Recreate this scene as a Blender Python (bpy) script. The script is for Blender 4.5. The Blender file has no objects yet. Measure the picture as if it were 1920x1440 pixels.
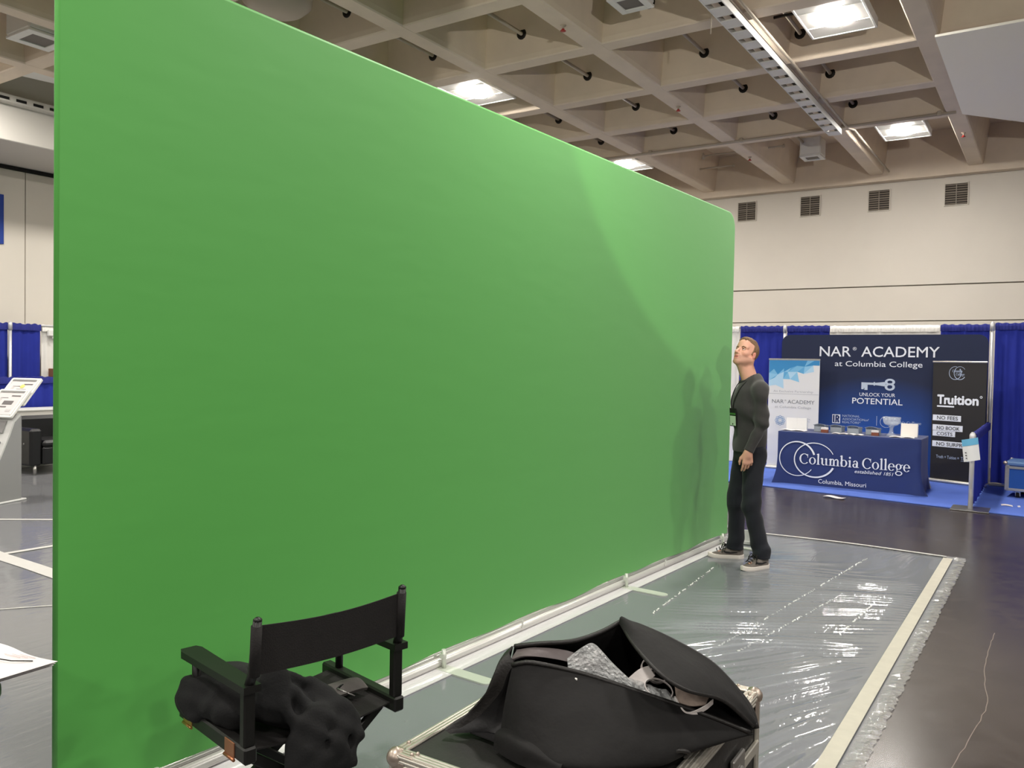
import bpy, bmesh, math, random
import numpy as np
from mathutils import Vector, Matrix, Euler, noise as mnoise

random.seed(7)
RNG = np.random.RandomState(7)
PI = math.pi
scene = bpy.context.scene
COL = scene.collection

# ------------------------------------------------------------------ camera
def make_camera():
    yaw, pitch, roll, f = .584767, .0273236, .018734, 1535.2
    cy, sy = math.cos(yaw), math.sin(yaw)
    fwd = Vector((-sy * math.cos(pitch), cy * math.cos(pitch), -math.sin(pitch)))
    r0 = Vector((cy, sy, 0)); u0 = r0.cross(fwd)
    r = r0 * math.cos(roll) + u0 * math.sin(roll)
    u = r.cross(fwd)
    cd = bpy.data.cameras.new('camera')
    cd.sensor_fit = 'HORIZONTAL'; cd.sensor_width = 36.0; cd.lens = f / 1920 * 36.0
    cd.clip_start = .05; cd.clip_end = 200
    co = bpy.data.objects.new('camera', cd); COL.objects.link(co)
    m = Matrix((r, u, -fwd)).transposed().to_4x4(); m.translation = (0, 0, 1.65)
    co.matrix_world = m
    scene.camera = co
make_camera()

# ------------------------------------------------------------------ world, exposure, lamps
EXPOSURE = 0.0
LAMP_E = 285.0        # emission of the bright centre of each ceiling fixture
LENS_E = 0.22        # faint glow of the frosted lens around it
SPOT_W = 880.0       # added spot outside the frame, makes the lit diagonal on the far screen end
WORLD_E = 0.08
vs = scene.view_settings
vs.view_transform = 'Standard'; vs.look = 'None'; vs.exposure = EXPOSURE; vs.gamma = 1.0
vs.use_curve_mapping = False
scene.cycles.max_bounces = 8
scene.cycles.sample_clamp_indirect = 20.0

def S(r, g, b):
    o = []
    for c in (r, g, b):
        c /= 255.0
        o.append(c / 12.92 if c <= .04045 else ((c + .055) / 1.055) ** 2.4)
    return tuple(o)

w = bpy.data.worlds.new('hall_air'); scene.world = w; w.use_nodes = True
bg = w.node_tree.nodes['Background']
bg.inputs[0].default_value = (*S(250, 248, 246), 1); bg.inputs[1].default_value = WORLD_E

def added_spot():  # unseen source, added so its cone edge draws the diagonal on the screen
    pos = Vector((2.3, -.35, 2.55))
    tgt = Vector((-2.25, 9.6, 4.95))
    ld = bpy.data.lights.new('added_spot', 'SPOT')
    ld.energy = SPOT_W; ld.color = S(255, 250, 240); ld.spot_size = math.radians(43.5); ld.spot_blend = .05
    ld.shadow_soft_size = .05
    lo = bpy.data.objects.new('added_spot', ld); COL.objects.link(lo)
    lo.location = pos
    lo.rotation_euler = (tgt - pos).to_track_quat('-Z', 'Y').to_euler()
added_spot()

def hall_lamps():
    # the same fixtures go on over the rest of the hall, outside the picture
    for x in (-10.9, -6.6, -1.98, 2.65, 7.2):
        for y in (-4.6, -.1, 4.35, 8.8, 13.4):
            if x in (-1.98, -6.6) and y > 8: continue
            ld = bpy.data.lights.new('hall_lamp', 'AREA'); ld.shape = 'ELLIPSE'; ld.size = .36; ld.size_y = .52
            ld.energy = LAMP_E * .147 * PI; ld.color = S(255, 250, 242)
            lo = bpy.data.objects.new('hall_lamp', ld); COL.objects.link(lo); lo.location = (x, y, 5.09)
hall_lamps()

# ------------------------------------------------------------------ materials
MATS = {}
def mat(name, col, rough=.6, metal=0.0, spec=.5, noise=0.0, nscale=8.0, bump=0.0, bscale=60.0, emit=None, estr=0.0, alpha=1.0, trans=0.0, ior=1.45, sheen=0.0, stretch=None):
    if name in MATS: return MATS[name]
    m = bpy.data.materials.new(name); m.use_nodes = True
    nt = m.node_tree; b = nt.nodes['Principled BSDF']
    b.inputs['Base Color'].default_value = (*col, 1)
    b.inputs['Roughness'].default_value = rough
    b.inputs['Metallic'].default_value = metal
    b.inputs['Specular IOR Level'].default_value = spec
    b.inputs['IOR'].default_value = ior
    if sheen: b.inputs['Sheen Weight'].default_value = sheen
    if trans: b.inputs['Transmission Weight'].default_value = trans
    if alpha < 1: b.inputs['Alpha'].default_value = alpha
    if emit:
        b.inputs['Emission Color'].default_value = (*emit, 1); b.inputs['Emission Strength'].default_value = estr
    tc = None
    def coord(scale):
        nonlocal tc
        if tc is None: tc = nt.nodes.new('ShaderNodeTexCoord')
        if stretch is None: return tc.outputs['Object']
        mp = nt.nodes.new('ShaderNodeMapping'); mp.inputs['Scale'].default_value = stretch
        nt.links.new(tc.outputs['Object'], mp.inputs['Vector']); return mp.outputs['Vector']
    if noise > 0:
        n = nt.nodes.new('ShaderNodeTexNoise'); n.inputs['Scale'].default_value = nscale; n.inputs['Detail'].default_value = 4
        nt.links.new(coord(nscale), n.inputs['Vector'])
        r = nt.nodes.new('ShaderNodeMapRange'); r.inputs['From Min'].default_value = .3; r.inputs['From Max'].default_value = .7
        r.inputs['To Min'].default_value = 1 - noise; r.inputs['To Max'].default_value = 1 + noise
        nt.links.new(n.outputs['Fac'], r.inputs['Value'])
        mx = nt.nodes.new('ShaderNodeVectorMath'); mx.operation = 'SCALE'; mx.inputs[0].default_value = col
        nt.links.new(r.outputs[0], mx.inputs['Scale']); nt.links.new(mx.outputs[0], b.inputs['Base Color'])
    if bump > 0:
        n2 = nt.nodes.new('ShaderNodeTexNoise'); n2.inputs['Scale'].default_value = bscale; n2.inputs['Detail'].default_value = 3
        nt.links.new(coord(bscale), n2.inputs['Vector'])
        bp = nt.nodes.new('ShaderNodeBump'); bp.inputs['Strength'].default_value = bump; bp.inputs['Distance'].default_value = .01
        nt.links.new(n2.outputs['Fac'], bp.inputs['Height']); nt.links.new(bp.outputs[0], b.inputs['Normal'])
    MATS[name] = m
    return m

# ------------------------------------------------------------------ mesh builder
class MB:
    """collects faces; build() links them as ONE mesh object"""
    def __init__(s): s.v = []; s.f = []; s.mi = []; s.sm = []; s.mats = []; s.cur = 0
    def use(s, m):
        if m not in s.mats: s.mats.append(m)
        s.cur = s.mats.index(m); return s
    def add(s, vs_, fs, smooth=False):
        o = len(s.v); s.v += [tuple(p) for p in vs_]
        for f in fs:
            s.f.append(tuple(i + o for i in f)); s.mi.append(s.cur); s.sm.append(smooth)
        return s
    def box(s, c, d, b=0.0, R=None):
        c = Vector(c); hx, hy, hz = d[0] / 2, d[1] / 2, d[2] / 2
        if b <= 0:
            vs_ = [Vector((x * hx, y * hy, z * hz)) for x in (-1, 1) for y in (-1, 1) for z in (-1, 1)]
            fs = [(0, 1, 3, 2), (4, 6, 7, 5), (0, 4, 5, 1), (2, 3, 7, 6), (0, 2, 6, 4), (1, 5, 7, 3)]
        else:
            b = min(b, hx * .9, hy * .9, hz * .9)
            vs_ = []; idx = {}
            for x in (-1, 1):
                for y in (-1, 1):
                    for z in (-1, 1):
                        for a in range(3):
                            p = [x * (hx - b), y * (hy - b), z * (hz - b)]
                            p[a] = (x, y, z)[a] * (hx, hy, hz)[a]
                            idx[(x, y, z, a)] = len(vs_); vs_.append(Vector(p))
            fs = []
            for a in range(3):
                u, w_ = [(1, 2), (2, 0), (0, 1)][a]
                for sg in (-1, 1):
                    q = []
                    for su, sw in ((-1, -1), (1, -1), (1, 1), (-1, 1)):
                        k = [0, 0, 0]; k[a] = sg; k[u] = su; k[w_] = sw
                        q.append(idx[(*k, a)])
                    fs.append(tuple(q if sg > 0 else q[::-1]))
            for a in range(3):
                u, w_ = [(1, 2), (2, 0), (0, 1)][a]
                for su in (-1, 1):
                    for sw in (-1, 1):
                        k0 = [0, 0, 0]; k1 = [0, 0, 0]; k0[a] = -1; k1[a] = 1
                        k0[u] = k1[u] = su; k0[w_] = k1[w_] = sw
                        q = [idx[(*k0, u)], idx[(*k1, u)], idx[(*k1, w_)], idx[(*k0, w_)]]
                        fs.append(tuple(q if su * sw > 0 else q[::-1]))
            for x in (-1, 1):
                for y in (-1, 1):
                    for z in (-1, 1):
                        q = [idx[(x, y, z, 0)], idx[(x, y, z, 1)], idx[(x, y, z, 2)]]
                        fs.append(tuple(q if x * y * z > 0 else q[::-1]))
        if R is not None: vs_ = [R @ p for p in vs_]
        return s.add([p + c for p in vs_], fs)
    def bar(s, p, q, wd, th, up=(0, 0, 1), b=0.0):
        """box from p to q, wd across, th along 'up'"""
        p = Vector(p); q = Vector(q); d = (q - p); L = d.length; d.normalize()
        up = Vector(up); x = d.cross(up)
        if x.length < 1e-4: x = d.cross(Vector((1, 0, 0)))
        x.normalize(); z = x.cross(d)
        R = Matrix((x, d, z)).transposed()
        return s.box((p + q) / 2, (wd, L, th), b, R)
    def tube(s, pts, r, n=10, caps=True, closed=False):
        pts = [Vector(p) for p in pts]; N = len(pts)
        rr = r if isinstance(r, (list, tuple)) else [r] * N
        vs_ = []; prev = None
        for i, p in enumerate(pts):
            a = pts[(i - 1) % N] if (closed or i > 0) else p
            c = pts[(i + 1) % N] if (closed or i < N - 1) else p
            t = (c - a).normalized()
            if prev is None:
                x = t.cross(Vector((0, 0, 1)))
                if x.length < 1e-3: x = t.cross(Vector((1, 0, 0)))
            else: x = prev - t * prev.dot(t)
            x.normalize(); prev = x; y = t.cross(x)
            for k in range(n):
                an = 2 * PI * k / n
                vs_.append(p + (x * math.cos(an) + y * math.sin(an)) * rr[i])
        fs = []
        for i in range(N if closed else N - 1):
            j = (i + 1) % N
            for k in range(n):
                fs.append((i * n + k, i * n + (k + 1) % n, j * n + (k + 1) % n, j * n + k))
        s.add(vs_, fs, True)
        if caps and not closed:
            o = len(s.v) - len(vs_)
            for f in (tuple(range(n))[::-1], tuple((N - 1) * n + k for k in range(n))):
                s.f.append(tuple(i + o for i in f)); s.mi.append(s.cur); s.sm.append(False)
        return s
    def lathe(s, prof, c=(0, 0, 0), n=20, R=None, smooth=True):
        vs_ = []; c = Vector(c)
        for (r, z) in prof:
            for k in range(n):
                a = 2 * PI * k / n
                p = Vector((r * math.cos(a), r * math.sin(a), z))
                vs_.append((R @ p if R is not None else p) + c)
        fs = []
        for i in range(len(prof) - 1):
            for k in range(n):
                fs.append((i * n + k, i * n + (k + 1) % n, (i + 1) * n + (k + 1) % n, (i + 1) * n + k))
        if prof[0][0] > 1e-6: fs.append(tuple(range(n))[::-1])
        if prof[-1][0] > 1e-6: fs.append(tuple((len(prof) - 1) * n + k for k in range(n)))
        return s.add(vs_, fs, smooth)
    def prism(s, poly, t0, t1, fn, smooth=False):
        """poly 2D, extruded t0..t1, fn(u, v, t) -> point"""
        n = len(poly)
        vs_ = [fn(u, v, t0) for u, v in poly] + [fn(u, v, t1) for u, v in poly]
        fs = [tuple(range(n))[::-1], tuple(range(n, 2 * n))]
        s.add(vs_, fs)
        o = len(s.v) - 2 * n
        for i in range(n):
            j = (i + 1) % n
            s.f.append((o + i, o + j, o + n + j, o + n + i)); s.mi.append(s.cur); s.sm.append(smooth)
        return s
    def grid(s, P, smooth=True, flip=False):
        """P[i][j] points"""
        nu, nv = len(P), len(P[0])
        vs_ = [p for row in P for p in row]
        fs = []
        for i in range(nu - 1):
            for j in range(nv - 1):
                q = (i * nv + j, (i + 1) * nv + j, (i + 1) * nv + j + 1, i * nv + j + 1)
                fs.append(q[::-1] if flip else q)
        return s.add(vs_, fs, smooth)
    def mesh(s, name):
        me = bpy.data.meshes.new(name)
        me.from_pydata([tuple(p) for p in s.v], [], s.f)
        for m in s.mats: me.materials.append(m)
        if s.f:
            me.polygons.foreach_set('material_index', s.mi)
            me.polygons.foreach_set('use_smooth', s.sm)
        me.update()
        return me
    def build(s, name, m=None, parent=None, loc=None, rot=None, fix=True):
        if m is not None and not s.mats: s.mats = [m]
        me = s.mesh(name)
        if fix:
            bm = bmesh.new(); bm.from_mesh(me); bmesh.ops.recalc_face_normals(bm, faces=bm.faces); bm.to_mesh(me); bm.free()
        o = bpy.data.objects.new(name, me); COL.objects.link(o)
        if parent is not None: o.parent = parent
        if loc is not None: o.location = loc
        if rot is not None: o.rotation_euler = rot
        return o

def shift(mb, d):
    mb.v = [(p[0] - d[0], p[1] - d[1], p[2] - d[2]) for p in mb.v]; return mb

def tag(o, label=None, cat=None, group=None, kind=None):
    if label: o['label'] = label
    if cat: o['category'] = cat
    if group: o['group'] = group
    if kind: o['kind'] = kind
    return o
def thing(name, label, cat, loc=(0, 0, 0), rz=0.0, group=None, kind=None):
    o = bpy.data.objects.new(name, None); COL.objects.link(o)
    o.empty_display_size = .1
    o.location = loc; o.rotation_euler = (0, 0, rz)
    return tag(o, label, cat, group, kind)
def kids(o): return [c for c in bpy.data.objects if c.parent == o]
def dup(root, loc, rz=None, label=None, group=None):
    r = root.copy(); COL.objects.link(r); r.location = loc
    if rz is not None: r.rotation_euler = (0, 0, rz)
    if label: r['label'] = label
    if group: r['group'] = group
    for ch in kids(root):
        c = ch.copy(); COL.objects.link(c); c.parent = r
        for g in kids(ch):
            d = g.copy(); COL.objects.link(d); d.parent = c
    return r
def solo(mb, name, m, loc, label, cat, group=None, kind=None, rot=None):
    """one-mesh thing; mb in world coordinates, origin moved to loc"""
    shift(mb, loc)
    o = mb.build(name, m, loc=loc)
    return tag(o, label, cat, group, kind)

def spline(pts, n):
    """Catmull-Rom through pts, n samples evenly in parameter of chord length"""
    P = [np.array(p, float) for p in pts]
    P = [2 * P[0] - P[1]] + P + [2 * P[-1] - P[-2]]
    L = [0]
    for i in range(1, len(pts)): L.append(L[-1] + np.linalg.norm(np.array(pts[i], float) - np.array(pts[i - 1], float)))
    out = []
    for k in range(n):
        d = L[-1] * k / (n - 1)
        i = 0
        while i < len(L) - 2 and d > L[i + 1]: i += 1
        t = (d - L[i]) / max(1e-9, L[i + 1] - L[i])
        a, b, c, e = P[i], P[i + 1], P[i + 2], P[i + 3]
        out.append(.5 * ((2 * b) + (c - a) * t + (2 * a - 5 * b + 4 * c - e) * t * t + (3 * b - a - 3 * c + e) * t ** 3))
    return np.array(out)
def loft(curves, nu, nv):
    """surface through several curves -> array [nv][nu]"""
    C = [spline(c, nu) for c in curves]
    rows = np.array([spline([c[i] for c in C], nv) if len(C) > 2 else np.array([C[0][i] + (C[1][i] - C[0][i]) * t for t in np.linspace(0, 1, nv)]) for i in range(nu)])
    return rows  # [nu][nv][3]
def fnoise(P, scale, seed=0.0):
    return np.array([mnoise.noise(Vector((p[0] * scale + seed, p[1] * scale - seed * .7, p[2] * scale + seed * 1.3))) for p in P.reshape(-1, 3)]).reshape(P.shape[:-1])
def gnormals(P):
    du = np.gradient(P, axis=0); dv = np.gradient(P, axis=1)
    n = np.cross(du, dv); n /= (np.linalg.norm(n, axis=-1, keepdims=True) + 1e-9); return n
def sheet(mb, P, th):
    """a grid surface with thickness"""
    n = gnormals(P); A = P; B = P - n * th
    nu, nv = P.shape[:2]
    mb.grid(A.tolist()); mb.grid(B.tolist(), flip=True)
    for e in ([(i, 0) for i in range(nu)], [(i, nv - 1) for i in range(nu)], [(0, j) for j in range(nv)], [(nu - 1, j) for j in range(nv)]):
        mb.grid([[A[i][j].tolist() for i, j in e], [B[i][j].tolist() for i, j in e]])
    return mb

# ------------------------------------------------------------------ implicit surfaces (one continuous skin)
class SDF:
    def __init__(s, lo, hi, h):
        s.lo = np.array(lo, float); s.h = h
        s.n = np.ceil((np.array(hi, float) - s.lo) / h).astype(int) + 1
        s.F = np.full(s.n, .15, np.float32)
    def _sub(s, lo, hi):
        a = np.maximum(0, np.floor((np.array(lo) - s.lo) / s.h).astype(int)); b = np.minimum(s.n, np.ceil((np.array(hi) - s.lo) / s.h).astype(int) + 1)
        if np.any(b <= a): return None, None
        ax = [s.lo[i] + s.h * np.arange(a[i], b[i]) for i in range(3)]
        X, Y, Z = np.meshgrid(*ax, indexing='ij')
        return (slice(a[0], b[0]), slice(a[1], b[1]), slice(a[2], b[2])), np.stack([X, Y, Z], -1)
    def _mix(s, sl, d, k, op):
        A = s.F[sl]
        if op == 'sub': d = -d; A_, B_ = -A, -d
        elif op == 'and': A_, B_ = -A, -d
        else: A_, B_ = A, d
        k = max(k, 1e-5)
        h = np.clip(.5 + .5 * (B_ - A_) / k, 0, 1)
        r = B_ + (A_ - B_) * h - k * h * (1 - h)
        s.F[sl] = (r if op == 'add' else -r).astype(np.float32)
    def cap(s, p, q, r1, r2=None, k=.02, op='add', sq=None):
        p = np.array(p, float); q = np.array(q, float); r2 = r1 if r2 is None else r2
        m = max(r1, r2) + k + 3 * s.h
        sl, P = s._sub(np.minimum(p, q) - m, np.maximum(p, q) + m)
        if sl is None: return
        d = q - p; t = np.clip(((P - p) @ d) / max(1e-9, d @ d), 0, 1)
        D = np.linalg.norm(P - p - t[..., None] * d, axis=-1) - (r1 + (r2 - r1) * t)
        s._mix(sl, D, k, op)
    def ell(s, c, r, k=.02, op='add', R=None):
        c = np.array(c, float); r = np.array(r, float)
        m = max(r) + k + 3 * s.h
        sl, P = s._sub(c - m, c + m)
        if sl is None: return
        Q = P - c
        if R is not None: Q = Q @ np.array(R)
        k0 = np.linalg.norm(Q / r, axis=-1); k1 = np.linalg.norm(Q / (r * r), axis=-1) + 1e-9
        s._mix(sl, k0 * (k0 - 1) / k1, k, op)
    def plane(s, n, d, k=.004, op='and'):
        """keep n.P < d"""
        sl, P = s._sub(s.lo, s.lo + s.h * s.n)
        s._mix(sl, P @ np.array(n, float) - d, k, op)
    def wave(s, fn):
        sl, P = s._sub(s.lo, s.lo + s.h * s.n)
        s.F[sl] += fn(P[..., 0], P[..., 1], P[..., 2]).astype(np.float32)
    def mesh(s):
        F = s.F; F[0] = F[-1] = .1; F[:, 0] = F[:, -1] = .1; F[:, :, 0] = F[:, :, -1] = .1
        I = F < 0
        c = np.zeros(np.array(F.shape) - 1, np.uint8)
        for i in (0, 1):
            for j in (0, 1):
                for k in (0, 1):
                    c += I[i:F.shape[0] - 1 + i, j:F.shape[1] - 1 + j, k:F.shape[2] - 1 + k]
        act = np.argwhere((c > 0) & (c < 8))
        idx = np.full(c.shape, -1, np.int32); idx[tuple(act.T)] = np.arange(len(act))
        V = np.zeros((len(act), 3)); N = np.zeros(len(act))
        cor = [(i, j, k) for i in (0, 1) for j in (0, 1) for k in (0, 1)]
        val = {q: F[act[:, 0] + q[0], act[:, 1] + q[1], act[:, 2] + q[2]] for q in cor}
        for q in cor:
            for ax in range(3):
                if q[ax] == 0:
                    q2 = list(q); q2[ax] = 1; q2 = tuple(q2)
                    a, b = val[q], val[q2]; m = (a < 0) != (b < 0)
                    t = np.where(m, a / np.where(m, a - b, 1), 0)
                    p = np.array(q, float)[None] + 0 * t[:, None]; p[:, ax] += t
                    V += p * m[:, None]; N += m
        V = (act + V / N[:, None]) * s.h + s.lo
        faces = []
        for ax in range(3):
            u, w_ = [(1, 2), (2, 0), (0, 1)][ax]
            sh = [slice(None)] * 3; sh2 = [slice(None)] * 3
            sh[ax] = slice(0, -1); sh2[ax] = slice(1, None)
            A = I[tuple(sh)]; B = I[tuple(sh2)]
            e = np.argwhere(A != B)
            ok = (e[:, u] > 0) & (e[:, w_] > 0) & (e[:, u] < c.shape[u]) & (e[:, w_] < c.shape[w_])
            e = e[ok]; ins = A[tuple(e.T)]
            qs = []
            for du, dw in ((-1, -1), (0, -1), (0, 0), (-1, 0)):
                g = e.copy(); g[:, u] += du; g[:, w_] += dw
                qs.append(idx[tuple(g.T)])
            Q = np.stack(qs, 1)
            Q[~ins] = Q[~ins][:, ::-1]
            faces.append(Q)
        return V, np.concatenate(faces)
    def build(s, name, m, parent=None, loc=None, relax=1, xf=None, matfn=None, mats=None):
        V, Q = s.mesh()
        for _ in range(relax):
            acc = np.zeros_like(V); cnt = np.zeros(len(V))
            for a, b in ((0, 1), (1, 2), (2, 3), (3, 0)):
                np.add.at(acc, Q[:, a], V[Q[:, b]]); np.add.at(cnt, Q[:, a], 1)
                np.add.at(acc, Q[:, b], V[Q[:, a]]); np.add.at(cnt, Q[:, b], 1)
            V = V * .5 + .5 * acc / cnt[:, None]
        me = bpy.data.meshes.new(name)
        VV = V if xf is None else V @ np.array(xf.to_3x3()).T + np.array(xf.translation)
        me.vertices.add(len(VV)); me.vertices.foreach_set('co', VV.ravel())
        me.loops.add(Q.size); me.loops.foreach_set('vertex_index', Q.ravel().astype(np.int32))
        me.polygons.add(len(Q)); me.polygons.foreach_set('loop_start', np.arange(0, Q.size, 4, dtype=np.int32))
        for mm in (mats or [m]): me.materials.append(mm)
        me.update(calc_edges=True)
        me.polygons.foreach_set('use_smooth', np.ones(len(Q), bool))
        if matfn is not None:
            me.polygons.foreach_set('material_index', matfn(V[Q].mean(1)).astype(np.int32))
        me.validate(); me.update()
        o = bpy.data.objects.new(name, me); COL.objects.link(o)
        if parent is not None: o.parent = parent
        if loc is not None: o.location = loc
        return o

# ------------------------------------------------------------------ flat print (lettering, emblems) on a plane
class Print:
    """2-D shapes on a plane: origin O, axes U (along), V (up), N (towards the reader)"""
    def __init__(s, O, U=(1, 0, 0), V=(0, 0, 1)):
        s.O = Vector(O); s.U = Vector(U).normalized(); s.V = Vector(V).normalized(); s.N = s.U.cross(s.V)
        s.mb = MB()
    def p(s, u, v, t=0.0): return s.O + s.U * u + s.V * v + s.N * t
    def poly(s, pts, t=.002):
        s.mb.add([s.p(u, v, t) for u, v in pts], [tuple(range(len(pts)))]); return s
    def rect(s, x0, y0, x1, y1, t=.002): return s.poly([(x0, y0), (x1, y0), (x1, y1), (x0, y1)], t)
    def arc(s, cx, cy, rx, ry, th0, th1, a0, a1, n=28, rot=0.0, t=.002):
        q = []
        for i in range(n + 1):
            f = i / n; a = math.radians(a0 + (a1 - a0) * f); th = th0 + (th1 - th0) * f
            for d in (.5, -.5):
                x = (rx + d * th) * math.cos(a); y = (ry + d * th) * math.sin(a)
                q.append((cx + x * math.cos(rot) - y * math.sin(rot), cy + x * math.sin(rot) + y * math.cos(rot)))
        s.mb.add([s.p(u, v, t) for u, v in q], [(2 * i, 2 * i + 1, 2 * i + 3, 2 * i + 2) for i in range(n)]); return s
    def ring(s, cx, cy, ox, oy, ix, iy, a0, a1, n=20, t=.002):
        q = []
        for i in range(n + 1):
            a = math.radians(a0 + (a1 - a0) * i / n)
            q += [(cx + ox * math.cos(a), cy + oy * math.sin(a)), (cx + ix * math.cos(a), cy + iy * math.sin(a))]
        s.mb.add([s.p(u, v, t) for u, v in q], [(2 * i, 2 * i + 1, 2 * i + 3, 2 * i + 2) for i in range(n)]); return s
    def text(s, body, x0, x1, y, h, bold=0.0, shear=0.0, t=.002, space=1.0):
        """sans lettering fitted between x0 and x1, capitals h high, baseline y; bold thickens the strokes by overlaid copies"""
        cu = bpy.data.curves.new('lettering', 'FONT'); cu.body = body; cu.size = 1.0; cu.shear = shear
        cu.space_character = space; cu.resolution_u = 3
        ob = bpy.data.objects.new('lettering', cu); COL.objects.link(ob)
        dg = bpy.context.evaluated_depsgraph_get(); dg.update()
        me = bpy.data.meshes.new_from_object(ob.evaluated_get(dg))
        pts = [v.co.copy() for v in me.vertices]; fs = [tuple(p.vertices) for p in me.polygons]
        bpy.data.objects.remove(ob); bpy.data.curves.remove(cu); bpy.data.meshes.remove(me)
        bw = bold * h / .7
        xa = min(p.x for p in pts); xb = max(p.x for p in pts)
        sx = (x1 - x0 - 2 * bw) / (xb - xa); sy = (h - 2 * bw) / .70
        offs = [(0, 0)] if bw == 0 else [(0, 0), (-1, 0), (1, 0), (0, 1), (0, -1)] + ([(-.5, 0), (.5, 0), (-.7, .7), (.7, .7), (.7, -.7), (-.7, -.7)] if bold > .02 else [])
        for k, (ox, oy) in enumerate(offs):
            s.mb.add([s.p(x0 + bw + (p.x - xa) * sx + ox * bw, y + bw + p.y * sy + oy * bw, t + k * .00012) for p in pts], fs)
        return s
    def build(s, name, m, parent):
        loc = parent.matrix_world.translation if False else Vector(parent.location)
        R = Euler(parent.rotation_euler).to_matrix().inverted()
        s.mb.v = [tuple(R @ (Vector(p) - loc)) for p in s.mb.v]
        return s.mb.build(name, m, parent, fix=False)

def serif(pr, text, x0, x1, y, xh, t=.002):
    """a book serif drawn stroke by stroke; xh is the x-height"""
    shapes = []; X = [0.0]
    def rect(a, b, c, d): shapes.append(('p', [(X[0] + a, b), (X[0] + c, b), (X[0] + c, d), (X[0] + a, d)]))
    def pol(pts): shapes.append(('p', [(X[0] + a, b) for a, b in pts]))
    def ring(cx, cy, ox, oy, ix, iy, a0=0, a1=360): shapes.append(('r', (X[0] + cx, cy, ox, oy, ix, iy, a0, a1)))
    def stem(a, h, flag=True, foot=True):
        rect(a, 0, a + .24, h)
        if foot: rect(a - .13, 0, a + .37, .07)
        if flag: pol([(a - .15, h - .14), (a, h - .18), (a + .12, h - .05), (a + .24, h), (a + .05, h + .02)])
    for ch in text:
        if ch == 'C':
            ring(.76, .72, .76, .78, .5, .69, 42, 318); rect(1.22, .92, 1.3, 1.44); X[0] += 1.46
        elif ch == 'o': ring(.52, .5, .52, .53, .28, .46); X[0] += 1.12
        elif ch == 'l': stem(.14, 1.6); X[0] += .6
        elif ch == 'i':
            stem(.14, 1.0); ring(.26, 1.36, .15, .15, .001, .001); X[0] += .6
        elif ch == 'u':
            rect(.14, .3, .38, 1.0); pol([(-.01, .86), (.14, .84), (.38, 1.0), (.1, 1.02)]); ring(.46, .34, .33, .37, .09, .25, 180, 300)
            stem(.74, 1.0, True, False); rect(.74, 0, 1.12, .07); X[0] += 1.22
        elif ch == 'm':
            stem(.14, 1.0)
            for q in (0, .58):
                ring(.55 + q, .66, .32, .36, .1, .25, 0, 150); rect(.63 + q, 0, .87 + q, .66); rect(.5 + q, 0, 1.0 + q, .07)
            X[0] += 1.62
        elif ch == 'b':
            stem(.14, 1.6, True, False); ring(.58, .5, .5, .52, .25, .44); X[0] += 1.18
        elif ch == 'a':
            ring(.4, .29, .36, .31, .14, .22); rect(.58, .08, .82, .7); ring(.46, .66, .36, .36, .14, .27, 0, 165); rect(.6, 0, .96, .07); X[0] += 1.0
        elif ch == 'e':
            ring(.5, .5, .5, .53, .26, .46, 0, 325); rect(.2, .5, .98, .58); X[0] += 1.06
        elif ch == 'g':
            ring(.46, .62, .44, .4, .2, .33); ring(.5, -.3, .52, .33, .34, .22); pol([(.2, .3), (.34, .26), (.3, .02), (.14, .08)])
            pol([(.72, .86), (1.06, .96), (1.06, .84), (.8, .78)]); X[0] += 1.1
        elif ch == ' ': X[0] += .42
    sx = (x1 - x0) / X[0]
    for k, (kind, d) in enumerate(shapes):
        t += .00006
        if kind == 'p': pr.poly([(x0 + u * sx, y + v * xh) for u, v in d], t)
        else:
            cx, cy, ox, oy, ix, iy, a0, a1 = d
            pr.ring(x0 + cx * sx, y + cy * xh, ox * sx, oy * xh, ix * sx, iy * xh, a0, a1, 24, t)
    return pr

# ================================================================== materials of the place
M_RIB = mat('painted_concrete', S(222, 206, 186), .55, noise=.05, nscale=3, bump=.15, bscale=9)
M_WALL = mat('wall_paint', S(212, 205, 194), .6, noise=.02, nscale=1.5)
M_WALL2 = mat('wall_back_board', S(120, 112, 102), .8)
M_SOFFIT = mat('soffit_paint', S(206, 202, 195), .6)
M_BLACK = mat('black_gap', S(18, 17, 16), .8)
M_DARKMETAL = mat('dark_metal', S(40, 36, 32), .5, .6)
M_PIPE = mat('pipe_paint', S(176, 164, 148), .5)
M_WHITEMETAL = mat('white_metal', S(225, 224, 220), .4)
M_ALU = mat('aluminium', S(200, 198, 192), .32, .85, noise=.06, nscale=30)
M_STEEL = mat('steel', S(170, 168, 165), .3, .9)

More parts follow.
